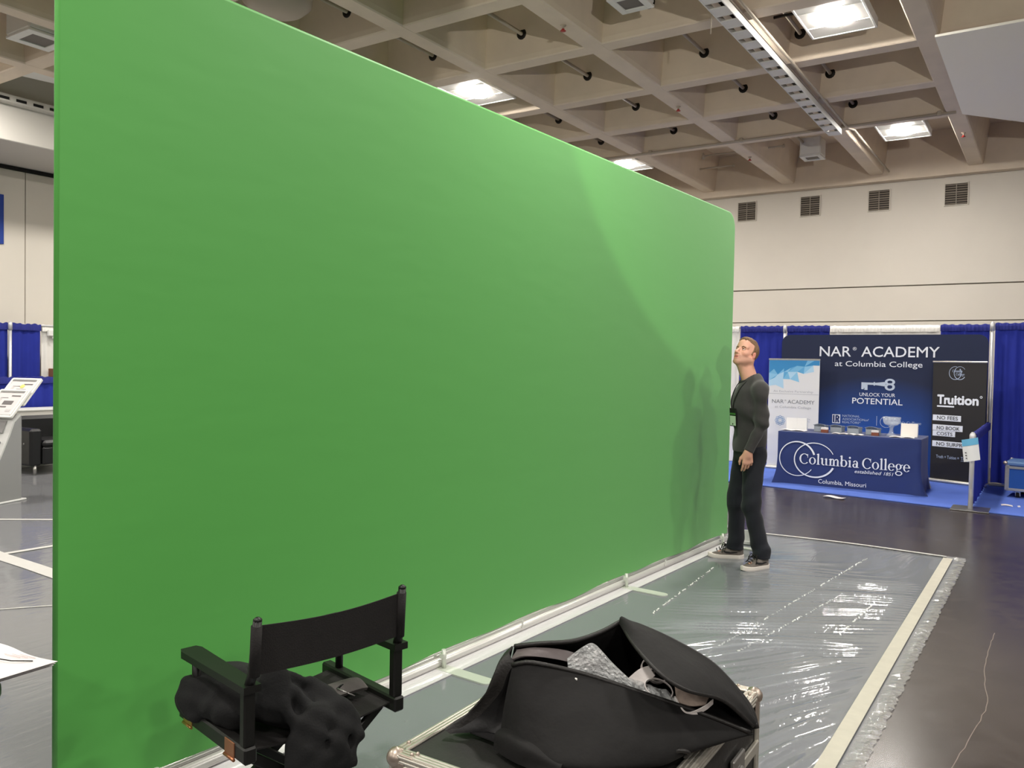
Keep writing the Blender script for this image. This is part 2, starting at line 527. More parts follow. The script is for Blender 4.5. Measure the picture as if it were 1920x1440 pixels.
def floor_material():
    m = bpy.data.materials.new('polished_concrete'); m.use_nodes = True; nt = m.node_tree; b = nt.nodes['Principled BSDF']
    tc = nt.nodes.new('ShaderNodeTexCoord')
    def nz(scale, det, dist=0.0):
        n = nt.nodes.new('ShaderNodeTexNoise'); n.inputs['Scale'].default_value = scale; n.inputs['Detail'].default_value = det; n.inputs['Distortion'].default_value = dist
        nt.links.new(tc.outputs['Object'], n.inputs['Vector']); return n
    n1 = nz(.7, 6, .6); n2 = nz(5, 8, 1.5)
    r = nt.nodes.new('ShaderNodeValToRGB'); r.color_ramp.elements[0].position = .3; r.color_ramp.elements[1].position = .75
    r.color_ramp.elements[0].color = (*S(52, 46, 44), 1); r.color_ramp.elements[1].color = (*S(74, 66, 62), 1)
    mx = nt.nodes.new('ShaderNodeMix'); mx.inputs['Factor'].default_value = .4
    nt.links.new(n1.outputs['Fac'], mx.inputs['A']); nt.links.new(n2.outputs['Fac'], mx.inputs['B'])
    nt.links.new(mx.outputs['Result'], r.inputs['Fac']); nt.links.new(r.outputs['Color'], b.inputs['Base Color'])
    rr = nt.nodes.new('ShaderNodeMapRange'); rr.inputs['To Min'].default_value = .16; rr.inputs['To Max'].default_value = .30
    nt.links.new(n2.outputs['Fac'], rr.inputs['Value']); nt.links.new(rr.outputs[0], b.inputs['Roughness'])
    bp = nt.nodes.new('ShaderNodeBump'); bp.inputs['Strength'].default_value = .02; bp.inputs['Distance'].default_value = .01
    nt.links.new(n2.outputs['Fac'], bp.inputs['Height']); nt.links.new(bp.outputs[0], b.inputs['Normal'])
    b.inputs['Specular IOR Level'].default_value = .5
    return m
M_FLOOR = floor_material()

# ================================================================== setting
fl = MB(); fl.box((-2, 4, -.1), (26, 26, .2))
floor = tag(fl.build('floor', M_FLOOR), 'dark grey polished concrete hall floor', None, None, 'structure')
ck = MB()
cp = spline([(-.262, 5.95), (-.272, 5.6), (-.268, 5.14), (-.24, 4.8), (-.228, 4.62), (-.262, 4.2), (-.31, 3.75), (-.33, 3.2)], 40)
cpj = [(x + random.uniform(-.004, .004), y) for x, y in cp]
ck.grid([[(x - .0022, y, .0012), (x + .0022, y, .0012)] for x, y in cpj])
tag(ck.build('crack', mat('crack_fill', S(118, 106, 98), .6), floor), 'thin pale crack in the floor')

RIB_X = [-4.302 + 1.545 * k for k in range(-4, 10)]
RIB_Y = [-6.9, -5.4, -3.9, -2.4, -.9, .6, 2.1, 3.6, 5.1, 6.6, 8.07, 9.66, 11.14, 12.56]
ZB, ZT = 5.1, 5.76
ceil = tag(bpy.data.objects.new('ceiling', None), 'beige concrete waffle ceiling', None, None, 'structure'); COL.objects.link(ceil)
sl = MB(); sl.box((-2, 4, ZT + .1), (26, 24.4, .2)); sl.build('slab', M_RIB, ceil)
prof = [(-.112, 0), (-.098, -.012), (.098, -.012), (.112, 0), (.125, .05), (.2, ZT - ZB + .02), (-.2, ZT - ZB + .02), (-.125, .05)]
rb = MB(); rb.prism(prof, -8.0, 15.99, lambda u, v, t: (u, t, v + .012))
ribA = rb.build('rib', M_RIB, ceil, (RIB_X[0], 0, ZB))
rb = MB(); rb.prism(prof, -12.0, 10.0, lambda u, v, t: (t, u, v + .014))
ribB = rb.build('rib', M_RIB, ceil, (0, RIB_Y[0], ZB))
for x in RIB_X[1:]:
    o = ribA.copy(); COL.objects.link(o); o.location = (x, 0, ZB)
for y in RIB_Y[1:]:
    o = ribB.copy(); COL.objects.link(o); o.location = (0, y, ZB)
eb = MB(); eb.box((-2, 15.9, 5.37), (24, .18, .78)); eb.build('edge_beam', M_RIB, ceil)

# back wall in three bands of board with thin joints
wb = MB(); wb.box((-2, 16.14, 2.9), (26, .2, 5.8))
wall_back = tag(wb.build('wall_back', M_WALL2), 'pale beige back wall of the hall', None, None, 'structure')
for z0, z1 in ((0, 2.492), (2.508, 3.118), (3.138, 5.05)):
    p = MB(); p.box((-2, 16.02, (z0 + z1) / 2), (26, .04, z1 - z0), .004); p.build('wall_panel', M_WALL, wall_back)
# side wall in tall boards, and the white soffit above it
wl = MB(); wl.box((-13.54, 4, 2.9), (.2, 26, 5.8))
wall_left = tag(wl.build('wall_left', M_WALL2), 'pale panelled side wall behind the screen', None, None, 'structure')
y0 = 6.46 - 1.5 * 6
while y0 < 15.9:
    p = MB(); p.box((-13.42, y0 + .75, 2.22), (.04, 1.488, 4.44), .004); p.build('wall_panel', M_WALL, wall_left); y0 += 1.5
so = MB(); so.box((-12.62, 4, 5.15), (1.56, 24, 1.3), .01)
soffit = tag(so.build('trim_1', M_SOFFIT), 'white soffit along the side wall', None, None, 'structure')
sg = MB(); sg.box((-13.38, 4, 4.47), (.03, 24, .05)); sg.build('shadow_gap', M_BLACK, soffit)
ld = MB(); ld.box((-11.77, 4, 5.03), (.16, 24, .1), .006); ledge = ld.build('ledge', M_SOFFIT, soffit)
s0 = None
for k in range(26):
    if s0 is None:
        s0 = MB().box((0, 0, 0), (.02, .13, .035)).build('slot', M_BLACK, ledge, (-11.69, 3.6 + k * .22, 5.02))
    else:
        o = s0.copy(); COL.objects.link(o); o.location = (-11.69, 3.6 + k * .22, 5.02)
# white hanging panel under the ribs at the far corner
bk = MB(); pg = [(-1.13, 9.45), (-1.13, 12.46), (1.72, 15.9), (7.5, 15.9), (7.5, 9.45)]
bk.prism(pg, 5.06, 5.085, lambda u, v, t: (u, v, t))
tag(bk.build('trim_2', mat('gloss_white_panel', S(244, 240, 230), .30)), 'glossy white panel fixed under the ceiling ribs', None, None, 'structure')

# ---------------------------------------------------------------- ceiling fixtures
M_LENS = mat('frosted_lens', S(150, 148, 144), .25, emit=S(255, 248, 235), estr=LENS_E)
M_LAMP = mat('lamp_glow', S(255, 255, 255), .5, emit=S(255, 250, 242), estr=LAMP_E)
def make_fixture(label):
    t = thing('ceiling_light', label, 'ceiling light', (0, 0, 5.12), 0, 'square ceiling lights set in the coffers')
    h = MB()
    for sx, sy, wx, wy in ((-.31, 0, .025, .98), (.31, 0, .025, .98), (0, -.48, .645, .025), (0, .48, .645, .025)): h.box((sx, sy, .05), (wx, wy, .10), .004)
    h.box((0, 0, .105), (.62, .96, .02)); h.build('housing', M_WHITEMETAL, t)
    l = MB(); l.box((0, 0, .012), (.6, .94, .012)); le = l.build('lens', M_LENS, t)
    for y in (-.2, .2):
        MB().box((0, y, .004), (.6, .008, .008)).build('lens_bar', M_WHITEMETAL, le)
    lp = MB(); lp.lathe([(.001, -.035), (.09, -.03), (.15, -.016), (.175, .006)], (0, 0, 0), 28)
    lp.v = [(x, y * 1.45, z) for x, y, z in lp.v]
    lp.build('lamp', M_LAMP, t)
    for y in (-.3, .3):
        MB().tube([(0, y, .11), (0, y, .62)], .012, 6).build('hanger', M_PIPE, t)
    a = MB(); a.tube([(-.31, .1, .16), (-.62, .1, .16)], .016, 8); a.box((-.33, .1, .13), (.07, .07, .07), .006); a.build('conduit', M_DARKMETAL, t)
    return t
spots = [((-1.93, 8.56), 'ceiling light with wide glare, the larger and nearer of two beside the cable tray'),
         ((-1.95, 13.15), 'smaller distant ceiling light beside the end of the cable tray, near the wall vents'),
         ((-6.36, 8.60), 'ceiling light half hidden by the top edge of the green screen'),
         ((-6.36, 13.05), 'ceiling light low behind the far top edge of the green screen, only its rim showing')]
fx = None
for (x, y), lab in spots:
    if fx is None: fx = make_fixture(lab); fx.location = (x, y, 5.12)
    else: dup(fx, (x, y, 5.12), None, lab)
# sprinkler pipes run through holes in the ribs, one per row of coffers
def pipe_run(x, z, ya, yb, label):
    t = thing('sprinkler_pipe', label, 'pipe', (x, ya, z), 0, 'pipes running through the ceiling ribs')
    MB().tube([(0, 0, 0), (0, yb - ya, 0)], .022, 8).build('pipe', M_PIPE, t)
    for y in RIB_Y:
        if ya < y < yb:
            for sgn in (-1, 1):
                c = MB().lathe([(.03, 0), (.062, 0), (.066, .02), (.03, .024)], (0, 0, 0), 14, Matrix.Rotation(sgn * PI / 2, 3, 'X'))
                c.build('collar', M_DARKMETAL, t, (0, y - ya + sgn * .158, 0))
    return t
pipe_run(-2.50, 5.40, 6.8, 12.75, 'thin pipe through the ribs beside the lights, right of the cable tray')
pipe_run(-3.62, 5.40, 5.3, 14.3, 'long thin pipe through the ribs of the middle row of coffers')
pipe_run(-5.20, 5.40, 5.3, 12.9, 'thin pipe through the ribs of the coffer row nearest the screen')
pipe_run(-6.50, 5.40, 5.3, 12.9, 'thin pipe through the ribs partly hidden behind the top of the screen')
cd = MB(); cd.tube([(-8.5, 12.42, 5.09), (-1.2, 12.42, 5.09)], .022, 8)
for x in (-7, -5.6, -4.1, -2.6, -1.4): cd.box((x, 12.42, 5.1), (.05, .06, .06), .006)
solo(cd, 'conduit', M_PIPE, (-4.8, 12.42, 5.09), 'painted conduit running along the underside of the last cross rib', 'conduit')
for x, y, z, ln, lab in ((-5.0, 12.0, 5.45, .95, 'short sprinkler branch pipe in the coffer before the last cross rib'),
                    (-5.05, 14.9, 5.35, .75, 'short sprinkler branch pipe in the far coffer by the back wall'),
                    (-3.9, 14.0, 5.35, 1.4, 'branch pipe above the far white ceiling unit')):
    b = MB(); b.tube([(x - ln, y, z), (x, y, z)], .014, 8); b.lathe([(.012, -.06), (.03, -.05), (.03, 0), (.012, .05)], (x - ln, y, z), 8); b.lathe([(.012, -.03), (.024, -.02), (.024, 0), (.012, .03)], (x, y, z), 8)
    solo(b, 'sprinkler_branch', M_PIPE, (x, y, z), lab, 'pipe', 'sprinkler branches')
hd = None
for (x, y), lab in zip([(-4.30, 7.32), (-4.30, 10.4), (-4.30, 13.48), (-1.21, 13.6)],
        ['red sprinkler head under a rib, nearest of the three along one rib', 'red sprinkler head under a rib, middle of the three along one rib', 'red sprinkler head under a rib, farthest of the three along one rib', 'red sprinkler head on the wide rib beside the distant ceiling light']):
    if hd is None:
        hd = thing('fire_sprinkler', lab, 'sprinkler', (x, y, 5.1), 0, 'red sprinkler heads under the ribs')
        MB().lathe([(.03, 0), (.03, -.008), (.012, -.012), (.012, -.035)], (0, 0, 0), 10).build('escutcheon', M_PIPE, hd)
        MB().lathe([(.012, -.035), (.016, -.04), (.016, -.05), (.03, -.055), (.03, -.06)], (0, 0, 0), 10).build('deflector', mat('sprinkler_red', S(170, 50, 45), .5), hd)
    else: dup(hd, (x, y, 5.1), None, lab)

# cable tray under one rib
ct = thing('cable_tray', 'pale slotted cable tray hanging along a ceiling rib', 'cable tray', (-2.72, 3.0, 4.99), 0)
t_ = MB(); L = 9.35
for x in (-.085, .085): t_.box((x, L / 2, .02), (.012, L, .075), .003)
t_.build('side_rail', M_WHITEMETAL, ct)
rung = None
for k in range(30):
    y = .15 + k * .315
    if rung is None: rung = MB().box((0, 0, 0), (.17, .20, .012), .003).build('rung', M_WHITEMETAL, ct, (0, y, -.008))
    else:
        o = rung.copy(); COL.objects.link(o); o.location = (0, y, -.008)
MB().tube([(.15, 0, .09), (.15, L + .1, .09), (.2, L + .3, .1), (.2, 12.6, .1)], .016, 8).build('cable_pipe', M_PIPE, ct)
MB().tube([(.03, 0, .05), (.03, L, .05)], .03, 8).build('cable', M_DARKMETAL, ct)
MB().tube([(-.09, 4.55, 0), (-.095, 4.55, -.2)], .005, 6).build('loose_tie', M_PIPE, ct)

# white ceiling units
def unit(loc, label, sx=.34, sy=.36, hz=.3):
    t = thing('ceiling_unit', label, 'ceiling unit', loc, 0, 'small white boxes in the coffers')
    MB().box((0, 0, hz / 2 + .02), (sx, sy, hz), .02).build('body', M_WHITEMETAL, t)
    f = MB()
    for dx, dy, wx, wy in ((-.4, 0, .2, 1), (.4, 0, .2, 1), (0, -.4, .62, .2), (0, .4, .62, .2)): f.box((dx * sx, dy * sy, .01), (wx * sx, wy * sy, .03), .004)
    f.build('frame', M_WHITEMETAL, t)
    MB().box((0, 0, .012), (sx * .6, sy * .6, .012)).build('grille', mat('grille_dark', S(110, 104, 98), .6), t)
    return t
unit((-3.50, 7.22, 5.1), 'white ceiling unit with a square grille above the middle of the hall')
unit((-3.50, 14.3, 5.16), 'white ceiling unit in the far coffer near the back wall')
unit((-9.42, 4.68, 5.08), 'white ceiling unit in the corner left of the screen', .5, .46, .4)
dk = MB(); dk.lathe([(.0, 5.03), (.26, 5.03), (.34, 5.1), (.36, 5.3), (.36, 5.62), (.3, 5.7), (0, 5.7)], (-6.62, 5.60, .10), 24)
solo(dk, 'duct_drum', M_PIPE, (-6.55, 5.72, 5.03), 'rounded pale duct drum hanging just above the screen top', 'duct')
dw = MB(); dw.prism([(0, 0), (.75, 0), (.75, .3), (.5, .5), (0, .5)], 5.35, 5.98, lambda u, v, t: (-11.25 + (t - 5.35) * .2 + u * .9, t, 5.72 - v))
solo(dw, 'duct_box', M_WHITEMETAL, (-11, 5.6, 5.3), 'white wedge shaped duct box in a coffer beside the soffit', 'duct')

# wall vents high on the back wall
vt = None
for (x, z), lab in zip([(-5.13, 4.68), (-3.93, 4.68), (-2.73, 4.675), (-1.50, 4.67)],
        ['square wall vent nearest the green screen corner', 'square wall vent, second from the green screen', 'square wall vent, third from the green screen', 'square wall vent farthest from the green screen, under the white panel']):
    if vt is None:
        vt = thing('wall_vent', lab, 'vent', (x, 15.995, z), 0, 'square vents high on the back wall')
        f = MB()
        for dx, dz, wx, wz in ((-.18, 0, .016, .39), (.18, 0, .016, .39), (0, -.187, .376, .016), (0, .187, .376, .016)): f.box((dx, -.008, dz), (wx, .022, wz), .003)
        f.build('frame', M_WALL, vt)
        MB().box((0, .0, 0), (.35, .006, .36)).build('recess', mat('vent_dark', S(34, 30, 27), .8), vt)
        sl_ = None
        for k in range(9):
            z_ = -.16 + k * .04
            if sl_ is None: sl_ = MB().box((0, 0, 0), (.35, .004, .024), 0, Matrix.Rotation(.6, 3, 'X')).build('louvre', mat('vent_slat', S(132, 122, 110), .6), vt, (0, -.008, z_))
            else:
                o = sl_.copy(); COL.objects.link(o); o.location = (0, -.008, z_)
        MB().box((.0, -.016, 0), (.012, .012, .36)).build('mullion', mat('vent_bar', S(150, 140, 128), .5), vt)
        MB().box((0, -.016, .03), (.35, .01, .01)).build('crossbar', mat('vent_bar', S(150, 140, 128), .5), vt)
    else: dup(vt, (x, 15.995, z), None, lab)

bn = MB(); bn.box((-13.385, 5.5, 3.665), (.02, 1.274, .75), .004)
solo(bn, 'wall_banner', mat('banner_blue', S(32, 62, 148), .7), (-13.385, 5.5, 3.3), 'plain blue banner high on the side wall at the picture edge', 'banner')

# ================================================================== plastic sheeting, tape
def plastic_material(name, bscale, bstr, mapping, clear=.52, tint=S(172, 177, 184)):
    m = bpy.data.materials.new(name); m.use_nodes = True; nt = m.node_tree; b = nt.nodes['Principled BSDF']; out = nt.nodes['Material Output']
    b.inputs['Base Color'].default_value = (*tint, 1); b.inputs['Roughness'].default_value = .09
    b.inputs['Specular IOR Level'].default_value = .5; b.inputs['IOR'].default_value = 1.85
    tc = nt.nodes.new('ShaderNodeTexCoord'); mp = nt.nodes.new('ShaderNodeMapping')
    mp.inputs['Rotation'].default_value = (0, 0, mapping[0]); mp.inputs['Scale'].default_value = mapping[1]
    nt.links.new(tc.outputs['Object'], mp.inputs['Vector'])
    n = nt.nodes.new('ShaderNodeTexNoise'); n.inputs['Scale'].default_value = bscale; n.inputs['Detail'].default_value = 3; n.inputs['Distortion'].default_value = .4
    nt.links.new(mp.outputs[0], n.inputs['Vector'])
    # the sheet is smooth in places and crumpled in others
    n2 = nt.nodes.new('ShaderNodeTexNoise'); n2.inputs['Scale'].default_value = .9; nt.links.new(tc.outputs['Object'], n2.inputs['Vector'])
    r = nt.nodes.new('ShaderNodeMapRange'); r.inputs['From Min'].default_value = .42; r.inputs['From Max'].default_value = .62; r.inputs['To Min'].default_value = .05; r.inputs['To Max'].default_value = bstr
    nt.links.new(n2.outputs['Fac'], r.inputs['Value'])
    bp = nt.nodes.new('ShaderNodeBump'); bp.inputs['Distance'].default_value = .012
    nt.links.new(r.outputs[0], bp.inputs['Strength']); nt.links.new(n.outputs['Fac'], bp.inputs['Height']); nt.links.new(bp.outputs[0], b.inputs['Normal'])
    tr = nt.nodes.new('ShaderNodeBsdfTransparent'); mx = nt.nodes.new('ShaderNodeMixShader'); mx.inputs[0].default_value = 1 - clear
    nt.links.new(tr.outputs[0], mx.inputs[1]); nt.links.new(b.outputs[0], mx.inputs[2]); nt.links.new(mx.outputs[0], out.inputs['Surface'])
    return m
M_PLASTIC = plastic_material('plastic_film', 5.0, .24, (math.radians(30), (6.0, .8, 1)))
M_PLASTIC2 = plastic_material('plastic_film_far', 4.0, .35, (math.radians(70), (4.0, .8, 1)), .42, S(158, 160, 164))
M_CRINKLE = plastic_material('plastic_edge', 40.0, 1.0, (0, (1, 1, 1)), .55, S(190, 190, 188))

def plastic_sheet():
    xs = np.arange(-2.62, -.64, .013); ys = np.arange(.9, 8.08, .015)
    X, Y = np.meshgrid(xs, ys, indexing='ij')
    n0 = fnoise(np.stack([X, Y, 0 * X], -1), .8, 3.1); n1 = fnoise(np.stack([X, Y, 0 * X], -1), 1.7, 9.2); n2 = fnoise(np.stack([X, Y, 0 * X], -1), .5, 5.5)
    th = math.radians(22) + .22 * n2 + np.clip((Y - 4.8) / 2.2, 0, 1) * .45
    u = X * np.cos(th) - Y * np.sin(th)
    v = X * np.sin(th) + Y * np.cos(th)
    w1 = np.sin(2 * PI * u / 0.105 + 1.7 * n1 + .6 * np.sin(v * 1.3)); w2 = np.sin(2 * PI * u / .058 + 2.2 * n0 + .8 * np.sin(v * 2.1 + 1))
    # taut by the screen, gathered towards the taped edge and the case
    gx = np.clip((X + 2.15) / .55, 0, 1) * np.clip((-.78 - X) / .12, 0, 1)
    gy = np.exp(-((Y - 3.4) / 2.6) ** 2) * 1.0 + .25 * np.exp(-((Y - 6.9) / .7) ** 2)
    m1 = gx * gy * np.clip(.80 + 1.5 * n0, 0.22, 1.3)
    rid = (1 - np.abs(np.sin(PI * u / .125 + 1.1 * n1 + .5 * np.sin(v * 1.6)))) ** 1.6
    Z = .004 + m1 * (.024 * rid + .0080 * w1 + .0060 * w2 * np.clip(.4 + 1.4 * n1, 0, 1)) + .008 * m1
    Z += .0006 * fnoise(np.stack([X * 3, Y, 0 * X], -1), 3.5, 1.0) * (.3 + gx)
    Z = np.maximum(Z, .0025)
    mb = MB(); mb.grid(np.stack([X, Y, Z], -1).tolist())
    ps = thing('plastic_sheet', 'clear wrinkled plastic floor sheet in front of the green screen', 'plastic sheet', (-1.6, 4.5, 0), 0, kind=None)
    shift(mb, (-1.6, 4.5, 0)); mb.build('film', M_PLASTIC, ps, fix=False)
    # crinkled hems outside the tape
    e = MB(); pts = []
    for k in range(330):
        y = -1.2 + k * .0283; xo = -.700 + .012 * (y - 4.5) / 4 + (.05 if True else 0)
        pts.append([(xo - .035, y, .004), (xo + .012 + random.uniform(-.006, .006), y, .004 + random.uniform(0, .012)), (xo + .034 + random.uniform(-.006, .007), y, .003 + random.uniform(0, .012)), (xo + .050 + random.uniform(-.007, .008), y, .002 + random.uniform(0, .006))])
    e.grid(pts, False); shift(e, (-1.6, 4.5, 0)); e.build('crinkled_edge', M_CRINKLE, ps, fix=False)
    e = MB(); pts = []
    for k in range(130):
        x = -2.66 + k * .0156; yo = 8.065 + .02 * (x + 1.6) + (.03 * math.sin(x * 3))
        pts.append([(x, yo - .03, .004), (x, yo + .01, .006 + random.uniform(0, .016)), (x, yo + .045 + random.uniform(-.01, .015), .003 + random.uniform(0, .012)), (x, yo + .075 + random.uniform(-.015, .02), .002)])
    e.grid(pts, False); shift(e, (-1.6, 4.5, 0)); e.build('crinkled_edge', M_CRINKLE, ps, fix=False)
    # welded seam lines that catch the light
    for (xa, ya, xb, yb) in ((-2.16, 5.0, -2.26, 6.45), (-1.62, 4.3, -1.30, 7.6), (-1.47, 4.6, -1.24, 6.2), (-1.05, 5.3, -1.0, 6.2)):
        s = MB(); n = int(abs(yb - ya) / .035)
        for k in range(n):
            f = k / n
            if random.random() < .25: continue
            c = (xa + (xb - xa) * f + random.uniform(-.004, .004), ya + (yb - ya) * f, .009)
            s.box(c, (.008, .018, .005), 0, Matrix.Rotation(random.uniform(-.6, .6), 3, 'Z') @ Matrix.Rotation(random.uniform(-.4, .4), 3, 'X'))
        shift(s, (-1.6, 4.5, 0)); tag(s.build('seam', mat('film_seam', S(235, 235, 232), .15), ps), kind='stuff')
plastic_sheet()

pb = MB()
xs = np.arange(-12.2, -2.68, .06); ys = np.arange(-.5, 8.3, .06)
X, Y = np.meshgrid(xs, ys, indexing='ij')
Z = .004 + .004 * np.abs(fnoise(np.stack([X * .6, Y * 2.0, 0 * X], -1), 1.6, 2.0))
pb.grid(np.stack([X, Y, Z], -1).tolist())
solo(pb, 'plastic_sheet', M_PLASTIC2, (-7.4, 4, 0), 'grey plastic floor sheet behind the green screen, under the kiosk and the armchair', 'plastic sheet')

M_TAPE = mat('masking_tape', S(186, 181, 167), .55, noise=.05, nscale=14, bump=.1, bscale=25)
M_WTAPE = mat('white_tape', S(196, 194, 190), .45, noise=.03, nscale=9)
def tape(path, wd, name, label, m, z=.008, group='tape strips on the floor'):
    t = MB(); rows = []
    for i, (x, y) in enumerate(path):
        a = path[max(0, i - 1)]; b = path[min(len(path) - 1, i + 1)]
        d = Vector((b[0] - a[0], b[1] - a[1])).normalized(); nx, ny = -d.y, d.x
        rows.append([(x - nx * wd / 2, y - ny * wd / 2, z), (x + nx * wd / 2, y + ny * wd / 2, z + .0005)])
    P = np.array(rows); th = .0025
    sheet(t, P, -th)
    return solo(t, name, m, (path[0][0], path[0][1], z), label, 'tape', group)
tape([(-.690 - .0 + .012 * (y - 4.5) / 4 - .042, y) for y in np.arange(-1.0, 8.11, .25)], .074, 'floor_tape', 'long strip of cream masking tape along the edge of the clear plastic sheet', M_TAPE, .012)
tape([(x, 8.055 + .02 * (x + 1.6) + .03 * math.sin(x * 3)) for x in np.arange(-2.66, -.72, .08)], .034, 'floor_tape', 'narrow white tape across the far edge of the clear plastic sheet', M_WTAPE, .016)
tape([(-7.6, 3.24), (-7.02, 3.20), (-6.5, 3.19), (-6.0, 3.17)], .13, 'floor_tape', 'wide white tape strip behind the green screen, nearest the paper', M_WTAPE)
tape([(-7.10, 3.0), (-7.08, 3.3), (-7.06, 3.65), (-7.0, 4.4)], .06, 'floor_tape', 'thin white tape strip behind the green screen crossing the wide one', M_WTAPE, .0085)
tape([(-8.9, 3.65), (-8.2, 4.2), (-7.8, 4.6)], .05, 'floor_tape', 'thin white tape strip behind the green screen below the kiosk foot', M_WTAPE)
tape([(-5.7, 2.35), (-5.4, 2.75), (-5.0, 3.2)], .012, 'floor_tape', 'very thin glinting tape seam behind the green screen', M_WTAPE)

# ================================================================== green screen
GN = Vector((-2.81, 1.445, 0)); GF = Vector((-2.53, 7.53, 0)); GD = (GF - GN).normalized(); GP = Vector((GD.y, -GD.x, 0)); GL = (GF - GN).length
def gs(u, z, t=0.0): return GN + GD * u + Vector((0, 0, z)) + GP * t     # along, height, towards the room
def green_material():
    m = bpy.data.materials.new('green_fabric'); m.use_nodes = True; nt = m.node_tree; b = nt.nodes['Principled BSDF']
    b.inputs['Base Color'].default_value = (*S(76, 160, 64), 1); b.inputs['Roughness'].default_value = .58; b.inputs['Specular IOR Level'].default_value = .5
    b.inputs['Sheen Weight'].default_value = .25; b.inputs['Sheen Roughness'].default_value = .5
    tc = nt.nodes.new('ShaderNodeTexCoord'); mp = nt.nodes.new('ShaderNodeMapping'); mp.inputs['Scale'].default_value = (1, .7, 2.2)
    mp.inputs['Rotation'].default_value = (.5, 0, 0)
    nt.links.new(tc.outputs['Object'], mp.inputs['Vector'])
    n = nt.nodes.new('ShaderNodeTexNoise'); n.inputs['Scale'].default_value = 4; n.inputs['Detail'].default_value = 3
    nt.links.new(mp.outputs[0], n.inputs['Vector'])
    bp = nt.nodes.new('ShaderNodeBump'); bp.inputs['Strength'].default_value = .05; bp.inputs['Distance'].default_value = .03
    nt.links.new(n.outputs['Fac'], bp.inputs['Height']); nt.links.new(bp.outputs[0], b.inputs['Normal'])
    return m
M_GREEN = green_material()
scr = thing('green_screen', 'huge green fabric screen stretched over a tube frame', 'green screen', GN)
def rrect(ins, r, zb=.072, zt=3.066):
    pts = []; r = max(.01, r - ins)
    for cx, cz, a0 in ((GL - ins - r, zt - ins - r, 0), (ins + r, zt - ins - r, 90)):
        for k in range(9):
            a = math.radians(a0 + 90 * k / 8); pts.append((cx + r * math.cos(a), cz + r * math.sin(a)))
    n = 60
    for k in range(n + 1):                                   # hem runs back with a slight scallop
        u = ins + (GL - 2 * ins) * k / n
        pts.append((u, zb + ins * .4 + .010 * abs(math.sin(u * 1.9)) + .006 * math.sin(u * 7)))
    return pts
fb = MB(); rings = [(.014, .0, .0105), (.006, .0, .0085), (.002, 0, .0045), (0, 0, 0), (.002, 0, -.0045), (.006, 0, -.0085), (.014, 0, -.0105)]
R_ = [[gs(u, z, t) - GN for u, z in rrect(i, .15)] for i, _, t in rings]
n_ = len(R_[0])
for a, b in zip(R_[:-1], R_[1:]):
    fb.add(a + b, [(k, (k + 1) % n_, n_ + (k + 1) % n_, n_ + k) for k in range(n_)], True)
fb.add(R_[0], [tuple(range(n_))]); fb.add(R_[-1], [tuple(range(n_))[::-1]])
fo_ = fb.build('fabric', M_GREEN, scr)
bm_ = bmesh.new(); bm_.from_mesh(fo_.data); bmesh.ops.remove_doubles(bm_, verts=bm_.verts, dist=.0004); bmesh.ops.recalc_face_normals(bm_, faces=bm_.faces); bm_.to_mesh(fo_.data); bm_.free()
M_TUBE = mat('white_tube', S(214, 212, 208), .28, .25)
f = MB()
f.tube([gs(.02, .030, .012) - GN, gs(GL - .04, .030, .012) - GN], .024, 12); f.build('base_tube', M_TUBE, scr)
f = MB()
f.tube([gs(.02, .056, -.012) - GN, gs(GL - .04, .056, -.012) - GN], .015, 10); f.build('hem_tube', M_TUBE, scr)
for u in (.03, GL - .03):
    MB().tube([gs(u, .02) - GN, gs(u, 3.0) - GN], .008, 10).build('upright', M_TUBE, scr)
M_PLATE = mat('foot_plate', S(206, 210, 200), .35, .3)
def foot(u, back=.14, front=.34):
    pl = MB(); q = [(-.04, -back)] + [(.04, -back)] + [(.04 * math.cos(a), front + .04 * math.sin(a)) for a in np.linspace(0, PI, 9)]
    pl.prism(q, .004, .012, lambda a, b, t: gs(u + a, t, b) - GN)
    fo = pl.build('foot', M_PLATE, scr)
    br = MB(); br.tube([gs(u, .012, .055) - GN, gs(u, .11, .050) - GN], .012, 8); br.box(gs(u, .075, .045) - GN, (.03, .03, .03), .004)
    br.build('clamp', M_PLATE, fo)
for u in (.35, 1.98, 4.02, GL - .22): foot(u)
# tags of the zip hem
for u in (2.72, 4.7): MB().box(gs(u, .058, .04) - GN, (.01, .012, .05), .002).build('zip_tab', M_TUBE, scr)
# pale strip laid under the frame
rs = MB(); rs.prism([(-.05, .16), (GL + .02, .105), (GL + .02, -.10), (-.05, -.10)], .006, .0105, lambda a, b, t: gs(a, t, b))
solo(rs, 'floor_strip', mat('pale_film_strip', S(205, 203, 205), .22, noise=.05, nscale=5, bump=.2, bscale=14, stretch=(6, .6, 1)), tuple(GN), 'pale plastic strip on the floor under the green screen frame', 'strip')
bag_ = MB(); bag_.box(gs(GL - .05, .07, .17), (.14, .012, .14), .003, Matrix.Rotation(.1, 3, 'Z')); bag_.box(gs(GL - .05, .025, .19), (.16, .05, .035), .006)
solo(bag_, 'frame_sleeve', mat('milky_film', S(215, 214, 214), .25), tuple(gs(GL - .05, .008, .17)), 'small clear plastic sleeve standing at the far foot of the green screen', 'sleeve')

